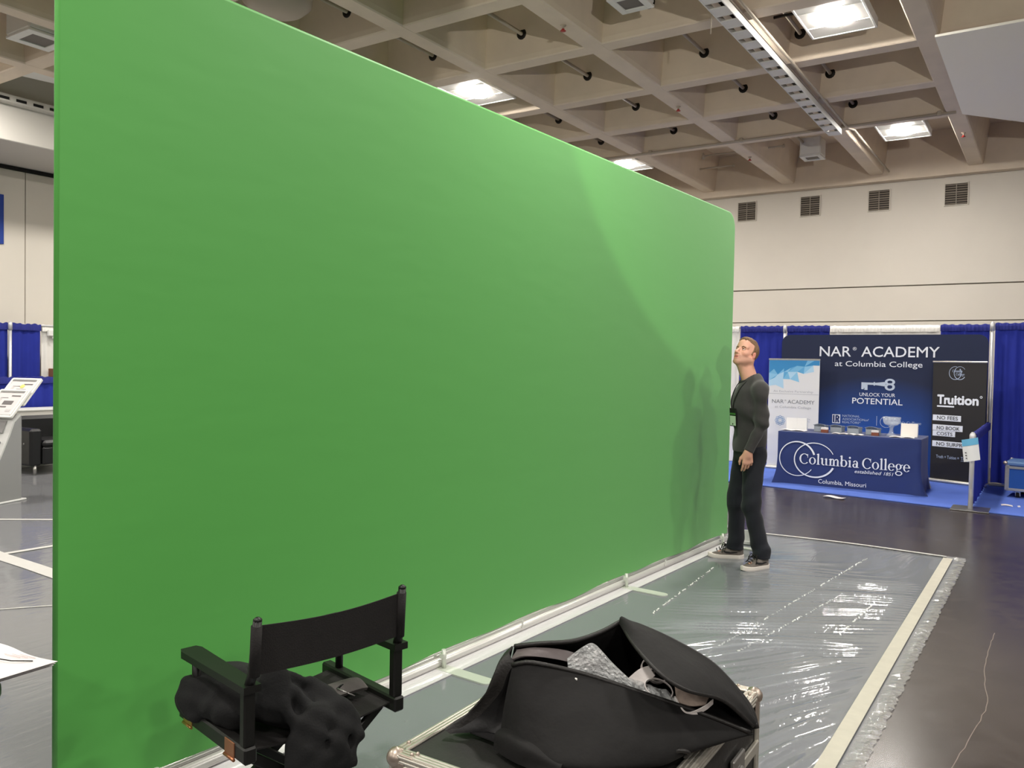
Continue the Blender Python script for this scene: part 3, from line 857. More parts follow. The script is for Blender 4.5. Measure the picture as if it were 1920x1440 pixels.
# ================================================================== director's chair
M_CHBLK = mat('black_lacquer', S(20, 19, 18), .42, spec=.5, noise=.1, nscale=12)
M_CANVAS = mat('black_canvas', S(24, 21, 21), .85, noise=.12, nscale=30, bump=.25, bscale=220)
M_BRASS = mat('brass', S(196, 158, 92), .35, .75)
M_COPPER = mat('copper', S(176, 120, 88), .35, .75)
ch = thing('director_chair', 'black wooden director chair with a canvas back, turned towards the green screen', 'chair', (-2.150, 1.925, 0), math.radians(78.5))
W2 = .278
for sx in (-1, 1):
    MB().box((sx * W2, .005, .447), (.042, .47, .052), .006).build('seat_rail', M_CHBLK, ch)
    a = MB(); q = [(-.028, -.235), (.028, -.235), (.034, .10), (.036, .19), (.026, .215), (-.026, .215), (-.036, .19), (-.034, .10)]
    a.prism(q, .640, .663, lambda u, v, t: (sx * W2 + u, v, t)); a.build('arm', M_CHBLK, ch)
    MB().tube([(sx * W2, .15, .46), (sx * W2, .15, .648)], .015, 10).build('front_post', M_CHBLK, ch)
    b = MB(); b.box((sx * W2, -.205, .565), (.038, .032, .19), .005); b.tube([(sx * W2, -.205, .64), (sx * W2 * .985, -.228, .70), (sx * W2 * .97, -.245, .862)], [.016, .015, .0135], 10)
    b.lathe([(.0135, 0), (.0135, .006), (.006, .012), (0, .013)], (sx * W2 * .97, -.2455, .860), 10); b.build('back_post', M_CHBLK, ch)
    MB().box((sx * .262, 0, .020), (.05, .46, .036), .006).build('floor_rail', M_CHBLK, ch)
    for y, s2 in ((-.150, 1), (.150, 1)):
        MB().bar((sx * .262, y + .012 * sx, .425), (-sx * .25, y + .012 * sx, .04), .034, .020, (0, 1, 0), .004).build('leg', M_CHBLK, ch)
sb = MB(); P = np.array([[(-W2 + .02 + 2 * (W2 - .02) * i / 16, -.20 + .40 * j / 8, .452 - .022 * math.sin(PI * i / 16)) for j in range(9)] for i in range(17)]); sheet(sb, P, .005); sb.build('seat', M_CANVAS, ch)
bk_ = MB(); rows = []
for i in range(25):
    f = i / 24; x = -W2 + 2 * W2 * f; sag = .020 * math.sin(PI * f); dip = .010 * math.sin(PI * f)
    rows.append([(x * .975, -.233 - .008 * j / 6 - sag * (1 - .3 * j / 6), .692 + .152 * j / 6 - dip * (.4 + .8 * j / 6)) for j in range(7)])
sheet(bk_, np.array(rows), .004)
for sx in (-1, 1): bk_.tube([(sx * W2 * .975, -.232, .690), (sx * W2 * .972, -.241, .845)], .0168, 12)
bk_.build('back', M_CANVAS, ch)
for y, m, lab in ((.165, M_BRASS, 'brass hinge plate'), (-.135, M_COPPER, 'coppery hinge plate')):
    hb = MB(); hb.box((-W2 - .022, y, .447), (.004, .062, .050), .001); hb.tube([(-W2 - .024, y - .033, .420), (-W2 - .024, y + .033, .420)], .005, 8)
    tag(hb.build('hinge', m, ch), lab)

# black jacket heaped on the seat
def jacket():
    s = SDF((-.38, -.36, .24), (.20, .30, .72), .008)
    for c, r in (((-.19, .07, .535), (.11, .16, .085)), ((-.10, -.05, .52), (.11, .13, .075)), ((-.285, .15, .51), (.05, .09, .075)), ((-.16, .13, .52), (.09, .06, .06)),
                 ((-.15, -.13, .575), (.055, .05, .085)), ((-.03, -.12, .50), (.11, .08, .07)), ((.02, -.20, .43), (.10, .045, .10)), ((-.07, -.23, .42), (.09, .04, .12)), ((.055, -.22, .39), (.06, .04, .09)), ((-.03, -.25, .37), (.10, .035, .07)), ((-.09, -.24, .35), (.08, .03, .08)), ((-.25, .0, .52), (.05, .12, .07))):
        s.ell(c, r, .035)
    for p, q, r in (((-.16, -.12, .645), (-.02, -.13, .57), .020), ((-.02, -.13, .575), (.08, -.225, .44), .022), ((-.10, -.17, .58), (.02, -.265, .36), .018), ((-.14, -.18, .56), (-.08, -.275, .34), .018), ((.05, -.14, .52), (.105, -.235, .40), .02),
                    ((-.12, -.26, .36), (.06, -.27, .33), .016), ((-.25, .16, .545), (-.10, .02, .58), .022), ((-.30, .10, .47), (-.27, .20, .51), .025), ((-.22, -.02, .57), (-.10, .10, .565), .018), ((-.28, .04, .50), (-.18, .14, .555), .018)):
        s.cap(p, q, r, None, .016)
    for p, q in (((-.05, -.16, .565), (-.03, -.30, .38)), ((-.2, .10, .58), (-.28, .02, .52)), ((.06, -.2, .48), (.05, -.29, .34)), ((-.13, .0, .60), (-.2, .1, .58))):
        s.cap(p, q, .009, .007, .016, 'sub')
    s.wave(lambda x, y, z: .0035 * np.sin(40 * x + 18 * y + 6 * np.sin(14 * z + 5 * x)) + .0025 * np.sin(60 * z - 50 * x + 5 * np.sin(18 * y)))
    return s
M_CLOTH = mat('black_wool', S(19, 19, 20), .95, noise=.15, nscale=14, bump=.2, bscale=150)
jk = thing('jacket', 'black jacket heaped on the director chair seat and hanging behind it', 'jacket', (-2.150, 1.925, .44), math.radians(78.5))
jacket().build('cloth', M_CLOTH, jk, loc=(0, 0, -.44), relax=2)
z_ = MB(); z_.box((-.13, -.02, .205), (.006, .016, .022), .002, Matrix.Rotation(.5, 3, 'Z')); z_.build('zip_pull', M_STEEL, jk)
# grey folded garment and a pair of dark glasses on the right half of the seat
gb = MB(); P = np.array([[(-.02 + .26 * i / 10, -.075 + .11 * j / 5 + .02 * math.sin(i * .5), .475 + .018 * math.sin(PI * j / 5) + .006 * math.sin(i * .9)) for j in range(6)] for i in range(11)]); sheet(gb, P, .012)
gt = thing('folded_strap', 'dark grey folded strap lying on the chair seat', 'strap', (-2.150, 1.925, .455), math.radians(78.5))
shift(gb, (0, 0, .455)); gb.build('strap', mat('grey_cloth', S(74, 70, 68), .85, bump=.2, bscale=100), gt)
MB().tube([(.035, .05, .03), (.055, .07, .033), (.09, .055, .032)], .003, 6).build('buckle', M_STEEL, gt)
g2 = thing('sunglasses', 'dark folded glasses lying near the far arm of the chair seat', 'glasses', (-2.150, 1.925, .452), math.radians(78.5))
for dx in (0, .055):
    MB().lathe([(.0, .002), (.022, .004), (.024, .0), (.0, -.001)], (.165 + dx * .8, -.055 + dx * .5, .022), 14, Matrix.Rotation(.9, 3, 'X')).build('lens', mat('dark_glass', S(16, 16, 18), .08), g2)
MB().tube([(.14, -.05, .035), (.20, -.02, .04), (.24, .0, .035)], .003, 6).build('frame', M_BLACK, g2)
MB().tube([(.14, -.05, .035), (.18, -.10, .012)], .003, 6).build('temple', M_STEEL, g2)

# ================================================================== road case
M_LAM = mat('black_laminate', S(34, 33, 32), .5, noise=.08, nscale=10, bump=.12, bscale=90)
M_EXTR = mat('case_extrusion', S(206, 202, 192), .33, .75, noise=.05, nscale=25)
M_BALL = mat('nickel_corner', S(176, 162, 150), .38, .8, noise=.06, nscale=14)
CX0, CX1, CY0, CY1, CZ = -1.462, -.757, 1.64, 2.64, .60
case = thing('road_case', 'black flight case with aluminium edges and ball corners, under the open bag', 'flight case', ((CX0 + CX1) / 2, (CY0 + CY1) / 2, 0), math.radians(1.0))
hx, hy = (CX1 - CX0) / 2, (CY1 - CY0) / 2
MB().box((0, 0, .355), (2 * hx - .01, 2 * hy - .01, .48), .003).build('body', M_LAM, case)
def ext(p, q, wd=.036):
    e = MB(); p = Vector(p); q = Vector(q); d = q - p
    ax = [i for i in range(3) if abs(d[i]) > 1e-6][0]
    for k in range(-1, 2):                                       # ribbed L section: three ridges on either leg
        for o in range(3):
            if o == ax: continue
            oth = 3 - ax - o
            sgo = 1 if p[oth] > (.355 if oth == 2 else 0) else -1
            sgs = 1 if p[o] > (.355 if o == 2 else 0) else -1
            c = (p + q) / 2; sz = [0, 0, 0]; sz[ax] = d.length; sz[o] = .0085; sz[oth] = .007
            c[o] -= sgs * (.018 + k * .0115); c[oth] += 0
            e.box(c, sz, .002)
            sz2 = list(sz); sz2[o] = .036; sz2[oth] = .003; c2 = (p + q) / 2; c2[o] -= sgs * .018; c2[oth] -= sgo * .002
            if k == 0: e.box(c2, sz2)
    return e.build('edge', M_EXTR, case)
for sx in (-1, 1):
    for z in (.115, CZ): ext((sx * hx, -hy, z), (sx * hx, hy, z))
    for sy in (-1, 1): ext((sx * hx, sy * hy, .115), (sx * hx, sy * hy, CZ))
for sy in (-1, 1):
    for z in (.115, CZ): ext((-hx, sy * hy, z), (hx, sy * hy, z))
for sx in (-1, 1):
    MB().box((sx * (hx + .002), 0, .43), (.014, 2 * hy - .04, .034), .003).build('lid_band', M_EXTR, case)
for sy in (-1, 1):
    MB().box((0, sy * (hy + .002), .43), (2 * hx - .04, .014, .034), .003).build('lid_band', M_EXTR, case)
bc = None
for sx in (-1, 1):
    for sy in (-1, 1):
        for z in (.12, CZ - .006):
            b = MB(); c = Vector((sx * (hx - .014), sy * (hy - .014), z - (.010 if z > .3 else -.01)))
            b.lathe([(.0, -.028), (.017, -.022), (.026, -.010), (.028, 0), (.026, .010), (.017, .022), (0, .028)], c, 16)
            sz = -1 if z > .3 else 1
            b.box(c + Vector((-sx * .035, -sy * .003, -sz * .015 - sz * .001)), (.06, .036, .006), .0025); b.box(c + Vector((-sx * .003, -sy * .035, -sz * .0155)), (.036, .06, .006), .0025)
            b.box(c + Vector((sx * .016, -sy * .02, sz * .04)), (.004, .036, .075), .0015); b.box(c + Vector((-sx * .02, sy * .016, sz * .04)), (.036, .004, .075), .0015)
            for dx, dy in ((.052, .0), (.062, .012), (0, .05)):
                b.lathe([(0, .006), (.004, .005), (.006, 0), (.006, -.004)], c + Vector((-sx * dx, -sy * dy, -sz * .02)), 8)
            b.build('ball_corner', M_BALL, case)
for sx in (-1, 1):
    for y in (-.25, .25):
        l = MB(); l.box((sx * (hx + .008), y, .43), (.014, .11, .12), .004); l.box((sx * (hx + .018), y, .43), (.012, .035, .05), .004)
        l.build('latch', M_STEEL, case)
for sx in (-1, 1):
    for sy in (-1, 1):
        w_ = MB(); w_.lathe([(.008, -.016), (.046, -.016), (.05, -.01), (.05, .01), (.046, .016), (.008, .016)], (sx * (hx - .09), sy * (hy - .1), .05), 18, Matrix.Rotation(PI / 2, 3, 'Y'))
        w_.box((sx * (hx - .09), sy * (hy - .1), .098), (.06, .06, .02), .003); w_.box((sx * (hx - .09) - .026, sy * (hy - .1), .075), (.005, .04, .06)); w_.box((sx * (hx - .09) + .026, sy * (hy - .1), .075), (.005, .04, .06))
        w_.build('caster', M_DARKMETAL, case)

# ================================================================== open bag on the case
M_NYLON = mat('black_nylon', S(26, 25, 25), .75, spec=.3, noise=.08, nscale=9, bump=.3, bscale=26)
M_LINING = mat('bag_lining', S(24, 23, 24), .55, bump=.25, bscale=30)
M_ZIP = mat('bag_binding', S(34, 32, 31), .5, bump=.2, bscale=120)
BL = Vector((-1.05, 2.05, .606))
bag = thing('duffel_bag', 'large open black nylon bag lying on the flight case', 'bag', BL)
FR = [(-1.219, 1.870, .815), (-1.19, 1.868, .828), (-1.150, 1.882, .832), (-1.039, 1.965, .80), (-.858, 2.057, .745), (-.74, 2.12, .705), (-.652, 2.172, .668)]
FB = [(-1.225, 1.828, .612), (-1.185, 1.800, .610), (-1.12, 1.782, .610), (-1.02, 1.79, .610), (-.90, 1.87, .610), (-.80, 2.03, .615), (-.655, 2.195, .655)]
FN = [(-1.232, 1.840, .66), (-1.180, 1.798, .645), (-1.105, 1.768, .640), (-.99, 1.775, .642), (-.86, 1.88, .635), (-.755, 2.03, .638), (-.648, 2.188, .657)]
FM = [(-1.228, 1.856, .74), (-1.185, 1.830, .745), (-1.12, 1.815, .735), (-1.00, 1.845, .720), (-.845, 1.955, .690), (-.742, 2.055, .668), (-.645, 2.180, .660)]
BR = [(-1.250, 1.927, .845), (-1.181, 1.944, .862), (-1.10, 1.995, .872), (-1.055, 2.07, .885), (-1.023, 2.142, .905)]
BR2 = [(-1.023, 2.142, .905), (-.971, 2.156, .898), (-.87, 2.18, .865), (-.763, 2.20, .815), (-.681, 2.208, .735), (-.640, 2.199, .672)]
FI = [(-1.018, 2.130, .903), (-.935, 2.045, .880), (-.835, 1.985, .845), (-.765, 2.000, .812), (-.705, 2.105, .765), (-.648, 2.190, .680)]
def patch(curves, nu, nv, name, m, th=.006, fold=.006, fs=7.0, seed=1.0, fr=None):
    P = loft(curves, nu, nv)
    n = gnormals(P); e = np.sin(np.linspace(0, PI, nu))[:, None] * np.sin(np.linspace(0, PI, nv))[None, :]
    a = fnoise(P, fs, seed); c = fnoise(P, fs * .45, seed + 4)
    P = P + n * ((fold * a + fold * 1.6 * c) * np.sqrt(np.clip(e, 0, 1)))[..., None]
    mb = MB(); sheet(mb, P - np.array(BL), th)
    return mb.build(name, m, bag)
patch([FB, FN, FM, FR], 70, 40, 'front_panel', M_NYLON, .006, .016, 7.5, 2.6)
patch([[(-1.223, 1.79, .612), (-1.17, 1.768, .612), (-1.10, 1.755, .612), (-1.00, 1.76, .612)], [(-1.222, 1.80, .655), (-1.17, 1.775, .668), (-1.10, 1.760, .664), (-1.00, 1.77, .640)], [(-1.20, 1.85, .66), (-1.16, 1.83, .675), (-1.09, 1.82, .67), (-1.0, 1.82, .64)]], 30, 14, 'folded_hem', M_NYLON, .006, .008, 11, 7.0)
patch([[(-1.215, 1.876, .80), (-1.15, 1.888, .815), (-1.035, 1.972, .785), (-.858, 2.062, .735), (-.66, 2.175, .662)], [(-1.21, 1.87, .64), (-1.13, 1.86, .63), (-1.0, 1.90, .625), (-.84, 2.02, .62), (-.66, 2.185, .655)]], 30, 10, 'lining', M_LINING, .003, .004, 8, 3.0)
patch([[(-1.34, 2.04, .612), (-1.25, 2.15, .612), (-1.13, 2.28, .612), (-1.02, 2.36, .612), (-.95, 2.40, .612)], [(-1.30, 1.985, .74), (-1.22, 2.05, .76), (-1.12, 2.14, .77), (-1.05, 2.22, .78), (-.985, 2.27, .79)], BR], 36, 18, 'back_panel', M_NYLON, .006, .010, 6, 3.0)
patch([[(-.95, 2.40, .612), (-.85, 2.44, .612), (-.78, 2.42, .612), (-.72, 2.38, .612), (-.69, 2.30, .64), (-.66, 2.22, .665)], [(-.98, 2.27, .79), (-.91, 2.31, .78), (-.83, 2.32, .75), (-.74, 2.30, .72), (-.675, 2.25, .695), (-.645, 2.21, .668)], BR2], 36, 16, 'back_panel', M_NYLON, .006, .008, 6, 6.0)
patch([BR2, [(a[0] * .5 + b[0] * .5 - .0, a[1] * .5 + b[1] * .5, a[2] * .5 + b[2] * .5 + .012) for a, b in zip(BR2, FI)], FI], 40, 16, 'lid_flap', M_NYLON, .006, .006, 6, 8.0)
patch([[(-1.33, 1.83, .614), (-1.1, 1.83, .613), (-.9, 1.95, .613), (-.68, 2.16, .66)], [(-1.32, 1.98, .614), (-1.1, 2.15, .613), (-.9, 2.3, .613), (-.68, 2.22, .66)]], 30, 14, 'bottom', M_LINING, .004, .006, 6, 5.0)
patch([[(-.90, 2.06, .715), (-.80, 2.12, .690), (-.72, 2.15, .672), (-.655, 2.18, .658)], [(-.92, 2.25, .77), (-.83, 2.28, .745), (-.74, 2.26, .715), (-.65, 2.205, .668)]], 24, 8, 'lining', M_LINING, .003, .004, 8, 4.0)
# end gusset with the open zip, hanging to the side
G1 = [(-1.258, 1.925, .845), (-1.268, 1.895, .825), (-1.272, 1.862, .78), (-1.300, 1.850, .715), (-1.340, 1.840, .665), (-1.392, 1.808, .614)]
G2 = [(-1.215, 1.872, .818), (-1.234, 1.868, .785), (-1.250, 1.868, .742), (-1.282, 1.862, .695), (-1.322, 1.846, .648), (-1.370, 1.790, .613)]
patch([G1, [(a[0] * .5 + b[0] * .5 - .008, a[1] * .5 + b[1] * .5 - .010, a[2] * .5 + b[2] * .5 + .008) for a, b in zip(G1, G2)], G2], 30, 8, 'gusset', M_ZIP, .005, .008, 12, 5.0)
patch([G2, [(-1.219, 1.884, .80), (-1.222, 1.890, .76), (-1.225, 1.895, .72), (-1.232, 1.89, .67), (-1.25, 1.88, .64), (-1.28, 1.86, .615)], [(-1.215, 1.87, .80), (-1.215, 1.868, .76), (-1.218, 1.860, .72), (-1.220, 1.852, .67), (-1.222, 1.846, .64), (-1.224, 1.838, .614)]], 24, 8, 'end_panel', M_LINING, .004, .004, 12, 5.0)
patch([[(-1.262, 1.93, .84), (-1.30, 1.96, .74), (-1.345, 1.99, .614)], [(-1.262, 1.90, .82), (-1.31, 1.885, .72), (-1.385, 1.83, .614)]], 12, 6, 'end_panel', M_LINING, .004, .004, 12, 9.0)
patch([[(-1.225, 1.87, .815), (-1.232, 1.90, .825), (-1.25, 1.935, .842)], [(-1.215, 1.90, .74), (-1.225, 1.93, .75), (-1.25, 1.96, .76)]], 10, 5, 'end_panel', M_LINING, .004, .003, 12, 2.0)
patch([[(-1.236, 1.885, .822), (-1.19, 1.90, .838), (-1.10, 1.96, .825), (-1.02, 2.02, .79)], [(-1.240, 1.925, .838), (-1.185, 1.938, .852), (-1.11, 1.985, .845), (-1.05, 2.06, .80)]], 24, 6, 'inner_flap', mat('bag_inner_grey', S(92, 84, 84), .5, bump=.3, bscale=30), .004, .006, 14, 3.0)
for c, nm in ((FR, 'piping'), (BR, 'piping'), (FI, 'piping'), (BR2, 'piping')):
    t = MB(); t.tube([tuple(p - np.array(BL)) for p in spline(c, 40)], .0065, 6); t.build(nm, M_ZIP, bag)
MB().tube([tuple(Vector(p) - BL) for p in spline([(-.80, 1.985, .64), (-.775, 1.99, .655), (-.76, 2.01, .645), (-.775, 2.015, .63)], 16)], .006, 6).build('strap_loop', M_ZIP, bag)
MB().box(Vector((-1.055, 1.935, .792)) - BL, (.008, .004, .010), .002).build('lint', mat('white_lint', S(240, 238, 232), .8), bag)

# bubble wrap and white straps in the mouth of the bag
M_BUB = mat('bubble_film', S(232, 234, 234), .07, spec=1.0, alpha=.42, ior=1.8, bump=1.0, bscale=110)
bw = thing('bubble_wrap', 'sheet of clear bubble wrap sticking out of the open black bag', 'bubble wrap', (-1.03, 2.0, .75))
c1 = [(-1.095, 1.955, .835), (-1.06, 1.99, .868), (-1.035, 2.005, .872), (-.985, 2.02, .825), (-.94, 2.03, .790)]
c0 = [(-1.085, 1.948, .79), (-1.05, 1.972, .788), (-1.00, 1.998, .775), (-.955, 2.016, .762), (-.92, 2.03, .75)]
P = loft([c0, c1], 70, 40); n = gnormals(P)
bl = np.zeros(P.shape[:2])
for i in range(70):
    for j in range(40): bl[i, j] = max(0, math.sin(i * PI / 4 + (j // 4 % 2) * 1.5)) * max(0, math.sin(j * PI / 4 + .4))
P = P + n * (.005 * bl + .007 * fnoise(P, 28, 1.0))[..., None]
mb = MB(); sheet(mb, P - np.array((-1.03, 2.0, .75)), .002); mb.build('film', M_BUB, bw)
c0 = [(-.945, 2.015, .755), (-.905, 2.036, .745), (-.86, 2.055, .738), (-.825, 2.075, .725)]; c1 = [(-.955, 2.05, .785), (-.915, 2.07, .775), (-.87, 2.09, .76), (-.835, 2.10, .745)]
P = loft([c0, c1], 50, 20); n = gnormals(P); P = P + n * (.010 * fnoise(P, 45, 3.0) + .006 * fnoise(P, 90, 1.0))[..., None]
mb = MB(); sheet(mb, P - np.array((-1.03, 2.0, .75)), .002); mb.build('film', M_BUB, bw)
M_STRAP = mat('white_webbing', S(246, 238, 234), .55, bump=.1, bscale=160)
def ribbon(pts, wd, wv, n=40, th=.003):
    C = spline(pts, n); P = np.array([[c - np.array(wv) * wd / 2, c + np.array(wv) * wd / 2] for c in C])
    mb = MB(); return sheet(mb, P, th)
def loop(c, r1, r2, ax, ay, n=14, a0=0, a1=2 * PI):
    c = np.array(c); ax = np.array(ax, float); ay = np.array(ay, float)
    return [c + ax * r1 * math.cos(a) + ay * r2 * math.sin(a) for a in np.linspace(a0, a1, n)]
SO = Vector((-.88, 2.11, .70))
sw = thing('white_strap', 'coiled white straps lying in the mouth of the open bag', 'strap', SO)
ribbon([np.array(p) - np.array(SO) for p in loop((-.925, 2.12, .80), .022, .022, (.834, .552, 0), (-.1, .1, 1))], .022, (.35, -.5, .5)).build('coil', M_STRAP, sw)
ribbon([np.array(p) - np.array(SO) for p in loop((-.895, 2.115, .785), .028, .022, (.834, .552, 0), (-.1, .1, 1))], .020, (.35, -.5, .5)).build('coil', M_STRAP, sw)
ribbon([np.array(p) - np.array(SO) for p in loop((-.878, 2.085, .760), .040, .026, (.834, .552, -.25), (-.25, .35, .9))], .018, (.25, -.75, .5)).build('coil', M_STRAP, sw)
P = loft([[(-.97, 2.09, .765), (-.945, 2.10, .795), (-.92, 2.11, .808)], [(-.935, 2.085, .752), (-.915, 2.10, .768), (-.90, 2.11, .785)]], 14, 10)
mb = MB(); sheet(mb, P - np.array(SO), .012); mb.build('pad', M_STRAP, sw)
sw2 = thing('strap_end', 'folded white strap end with a stained face beside the coiled straps', 'strap', (-.80, 2.12, .70))
so2 = np.array((-.80, 2.12, .70))
P = loft([[(-.845, 2.115, .765), (-.80, 2.13, .758), (-.755, 2.14, .748)], [(-.825, 2.085, .735), (-.79, 2.10, .728), (-.755, 2.115, .735)]], 12, 8); mb = MB(); sheet(mb, P - so2, .004); mb.build('face', mat('stained_webbing', S(176, 158, 146), .6, noise=.25, nscale=40), sw2)
ribbon([np.array(p) - so2 for p in [(-.835, 2.09, .742), (-.805, 2.075, .718), (-.785, 2.085, .712), (-.755, 2.11, .728), (-.738, 2.125, .745)]], .016, (.1, -.2, .9)).build('rim', M_STRAP, sw2)

# ================================================================== papers on a small black table
tb = thing('side_table', 'small black table at the picture edge holding sheets of paper', 'table', (-2.45, .90, 0))
MB().lathe([(.02, .715), (.185, .712), (.20, .722), (.20, .738), (.19, .744), (0, .744)], (0, 0, 0), 40).build('tabletop', M_CHBLK, tb)
MB().lathe([(.05, .015), (.035, .05), (.03, .3), (.03, .715)], (0, 0, 0), 16).build('post', M_CHBLK, tb)
MB().lathe([(0, 0), (.18, 0), (.18, .012), (.05, .03), (0, .03)], (0, 0, 0), 30).build('base', M_CHBLK, tb)
pp = thing('paper_sheets', 'white printed sheets with a curled corner on the black side table', 'paper', (-2.62, 1.13, .746))
M_PAPER = mat('paper', S(214, 209, 209), .8)
def paper(dz, dx, curl):
    P = []
    e = np.array((-2.365, 1.232, 0)); a = np.array((-2.715, 1.219, 0)) - e; a /= np.linalg.norm(a); b = np.array((-2.31, 1.034, 0)) - e
    b = b - a * (b @ a); b /= np.linalg.norm(b)
    for i in range(15):
        r = []
        for j in range(13):
            u = .42 * i / 14; v = .34 * j / 12
            d = max(0, .10 - u) / .10; z = curl * d * d + .002 * math.sin(u * 30) + dz
            p = e + a * (u + dx) + b * v; r.append((p[0] + 2.62, p[1] - 1.13, z))
        P.append(r)
    return np.array(P)
for k in range(3):
    mb = MB(); sheet(mb, paper(.002 + k * .003, .010 * (2 - k), .005 * k), .001); sh = mb.build('sheet', M_PAPER, pp)
e = Vector((-2.365, 1.232, 0)); ln = MB()
for q in (((-.07, -.035), (-.12, -.07), (-.17, -.085), (-.28, -.10)),):
    pts = [(e.x + x + 2.62, e.y + y - 1.13, .0135) for x, y in q]; ln.tube(pts, .0018, 5)
ln.build('pen_line', M_BLACK, pp)
for k in range(3):
    MB().box((e.x - .13 - k * .02 + 2.62, e.y - .02 - k * .012 - 1.13, .0105), (.07, .002, .0008), 0, Matrix.Rotation(.15, 3, 'Z')).build('printed_line', mat('pink_ink', S(205, 180, 178), .8), pp)

# ================================================================== pipe and drape
M_BLUE = mat('blue_drape', S(34, 46, 142), .8, noise=.06, nscale=5, spec=.3)
M_BLUED = mat('blue_drape_double', S(26, 34, 116), .8, noise=.08, nscale=9)
M_WDR = mat('white_drape', S(224, 221, 216), .75, noise=.03, nscale=5)
M_PIPEW = mat('drape_pipe', S(206, 206, 208), .35, .4)
def drape(x0, x1, Y, zt, zb, label, m, m2, group, seed, axis='x', fold=.022, wl=.13):
    L_ = x1 - x0; n = int(L_ / .014) + 2
    ph = seed * 1.7
    def prof(x, k): return fold * k * (math.sin(2 * PI * x / wl + ph + 1.3 * math.sin(x * 4.1 + seed)) * .6 + .5 * math.sin(2 * PI * x / (wl * 2.3) + seed * 2.1))
    def pt(x, d, z): return (x0 + x, Y + d, z) if axis == 'x' else (Y + d, x0 + x, z)
    base = (x0 + L_ / 2, Y, zb) if axis == 'x' else (Y, x0 + L_ / 2, zb)
    t = thing('drape', label, 'drape', base, 0, group)
    zs = [zb, zb + .3, (zb + zt) / 2, zt - .35, zt - .12, zt - .095]
    P = np.array([[pt(i * L_ / (n - 1), prof(i * L_ / (n - 1), .35 + .65 * min(1, (zt - z) / .5)) + (.006 * math.sin(i * .4) if z == zb else 0), z) for z in zs] for i in range(n)])
    mb = MB(); sheet(mb, P, .003); shift(mb, base); mb.build('panel', m, t)
    def pr(x): return .009 * math.sin(2 * PI * x / .045 + 2 * math.sin(x * 9 + seed)) + .006 * math.sin(x * 31 + seed)
    rows = []
    for i in range(n):
        x = i * L_ / (n - 1); d = pr(x); rz = .006 * math.sin(x * 60 + seed) + .004 * math.sin(x * 23)
        rows.append([pt(x, d - .022, zt - .10), pt(x, d * .6 - .028, zt - .05), pt(x, d * .6 - .02, zt - .008), pt(x, d, zt + rz), pt(x, .024 + d * .5, zt - .01), pt(x, .026, zt - .1)])
    mb = MB(); sheet(mb, np.array(rows), .002); shift(mb, base); mb.build('rod_pocket', m2, t)
    return t
G_B = 'back wall drapes of the booth'
drape(-5.6, -4.50, 13.8, 2.325, .02, 'white drape beside the far edge of the green screen', M_WDR, M_WDR, G_B, 1)
drape(-4.48, -3.76, 13.8, 2.325, .02, 'blue drape behind the man', M_BLUE, M_BLUED, G_B, 2)
drape(-3.70, -3.03, 13.8, 2.325, .02, 'blue drape above the white roll-up banner, mostly behind the navy backdrop', M_BLUE, M_BLUED, G_B, 3)
drape(-3.02, -1.45, 13.8, 2.315, .02, 'white drape behind the navy backdrop, only its top showing', M_WDR, M_WDR, G_B, 4)
drape(-1.44, -.805, 13.79, 2.325, .02, 'blue drape behind the black roll-up banner', M_BLUE, M_BLUED, G_B, 5)
drape(-.735, .30, 13.8, 2.34, .02, 'blue drape beside the tall pipe, behind the blue flight case', M_BLUE, M_BLUED, G_B, 6)
drape(.31, 1.6, 13.8, 2.34, .02, 'blue drape at the edge of the picture past the flight case', M_BLUE, M_BLUED, G_B, 7)
def upright(x, y, h, label, r=.022, wb_=.30):
    t = thing('drape_pole', label, 'pole', (x, y, 0), 0, 'upright pipes of the drape frame')
    MB().tube([(0, 0, .012), (0, 0, h)], r, 14).build('pole', M_PIPEW, t)
    MB().box((0, 0, .008), (wb_, wb_, .01), .003).build('base_plate', M_STEEL, t)
    MB().lathe([(r + .008, h - .12), (r + .008, h - .02), (r * .6, h + .012), (0, h + .014)], (0, 0, 0), 14).build('collar', M_PIPEW, t)
    return t
upright(-3.735, 13.78, 2.33, 'white drape pole behind the navy backdrop corner')
upright(-.768, 13.74, 2.345, 'tall white drape pole beside the black roll-up banner', .022, .36)
cb = MB(); cb.tube([(-5.6, 13.815, 2.30), (1.6, 13.815, 2.315)], .014, 10)
solo(cb, 'drape_rail', M_PIPEW, (-2, 13.815, 2.3), 'long rail carrying the booth drapes', 'rail')
# low side divider and its short pole with a sign
drape(11.12, 13.70, -.775, .90, .03, 'low blue drape dividing the booth from the flight case', M_BLUE, M_BLUED, 'low side drapes', 8, 'y', .018, .16)
sp = upright(-.782, 11.07, .905, 'short grey pole with a hanging notice at the front of the low drape', .027, .40)
MB().lathe([(.034, .80), (.034, .86)], (0, 0, 0), 14).build('collar', M_PIPEW, sp)
nt_ = thing('notice', 'curled white notice with a blue heading hung on the short grey pole', 'notice', (-.782, 11.0, .70))
P = np.array([[(-.085 + .168 * i / 10 + .032 * (1 - j / 10) , -.004 - .030 * math.sin(PI * i / 10) + .0 * j, -.135 + .26 * j / 10 + .040 * i / 10) for j in range(11)] for i in range(11)])
P[..., 0] -= .025
mb = MB(); sheet(mb, P, .002); mb.build('sheet', mat('notice_paper', S(226, 228, 230), .6), nt_)
hd_ = MB(); hd_.grid((P[:, 7:, :] + np.array((0, -.003, 0))).tolist()); hd_.build('blue_heading', mat('notice_blue', S(104, 178, 218), .6), nt_, fix=False)
for k in range(3):
    q = P[2, 2] + np.array((.0 - .005 * k, -.008, -.012 + k * .032)); MB().box(q, (.016, .003, .010)).build('mark', M_BLACK, nt_)

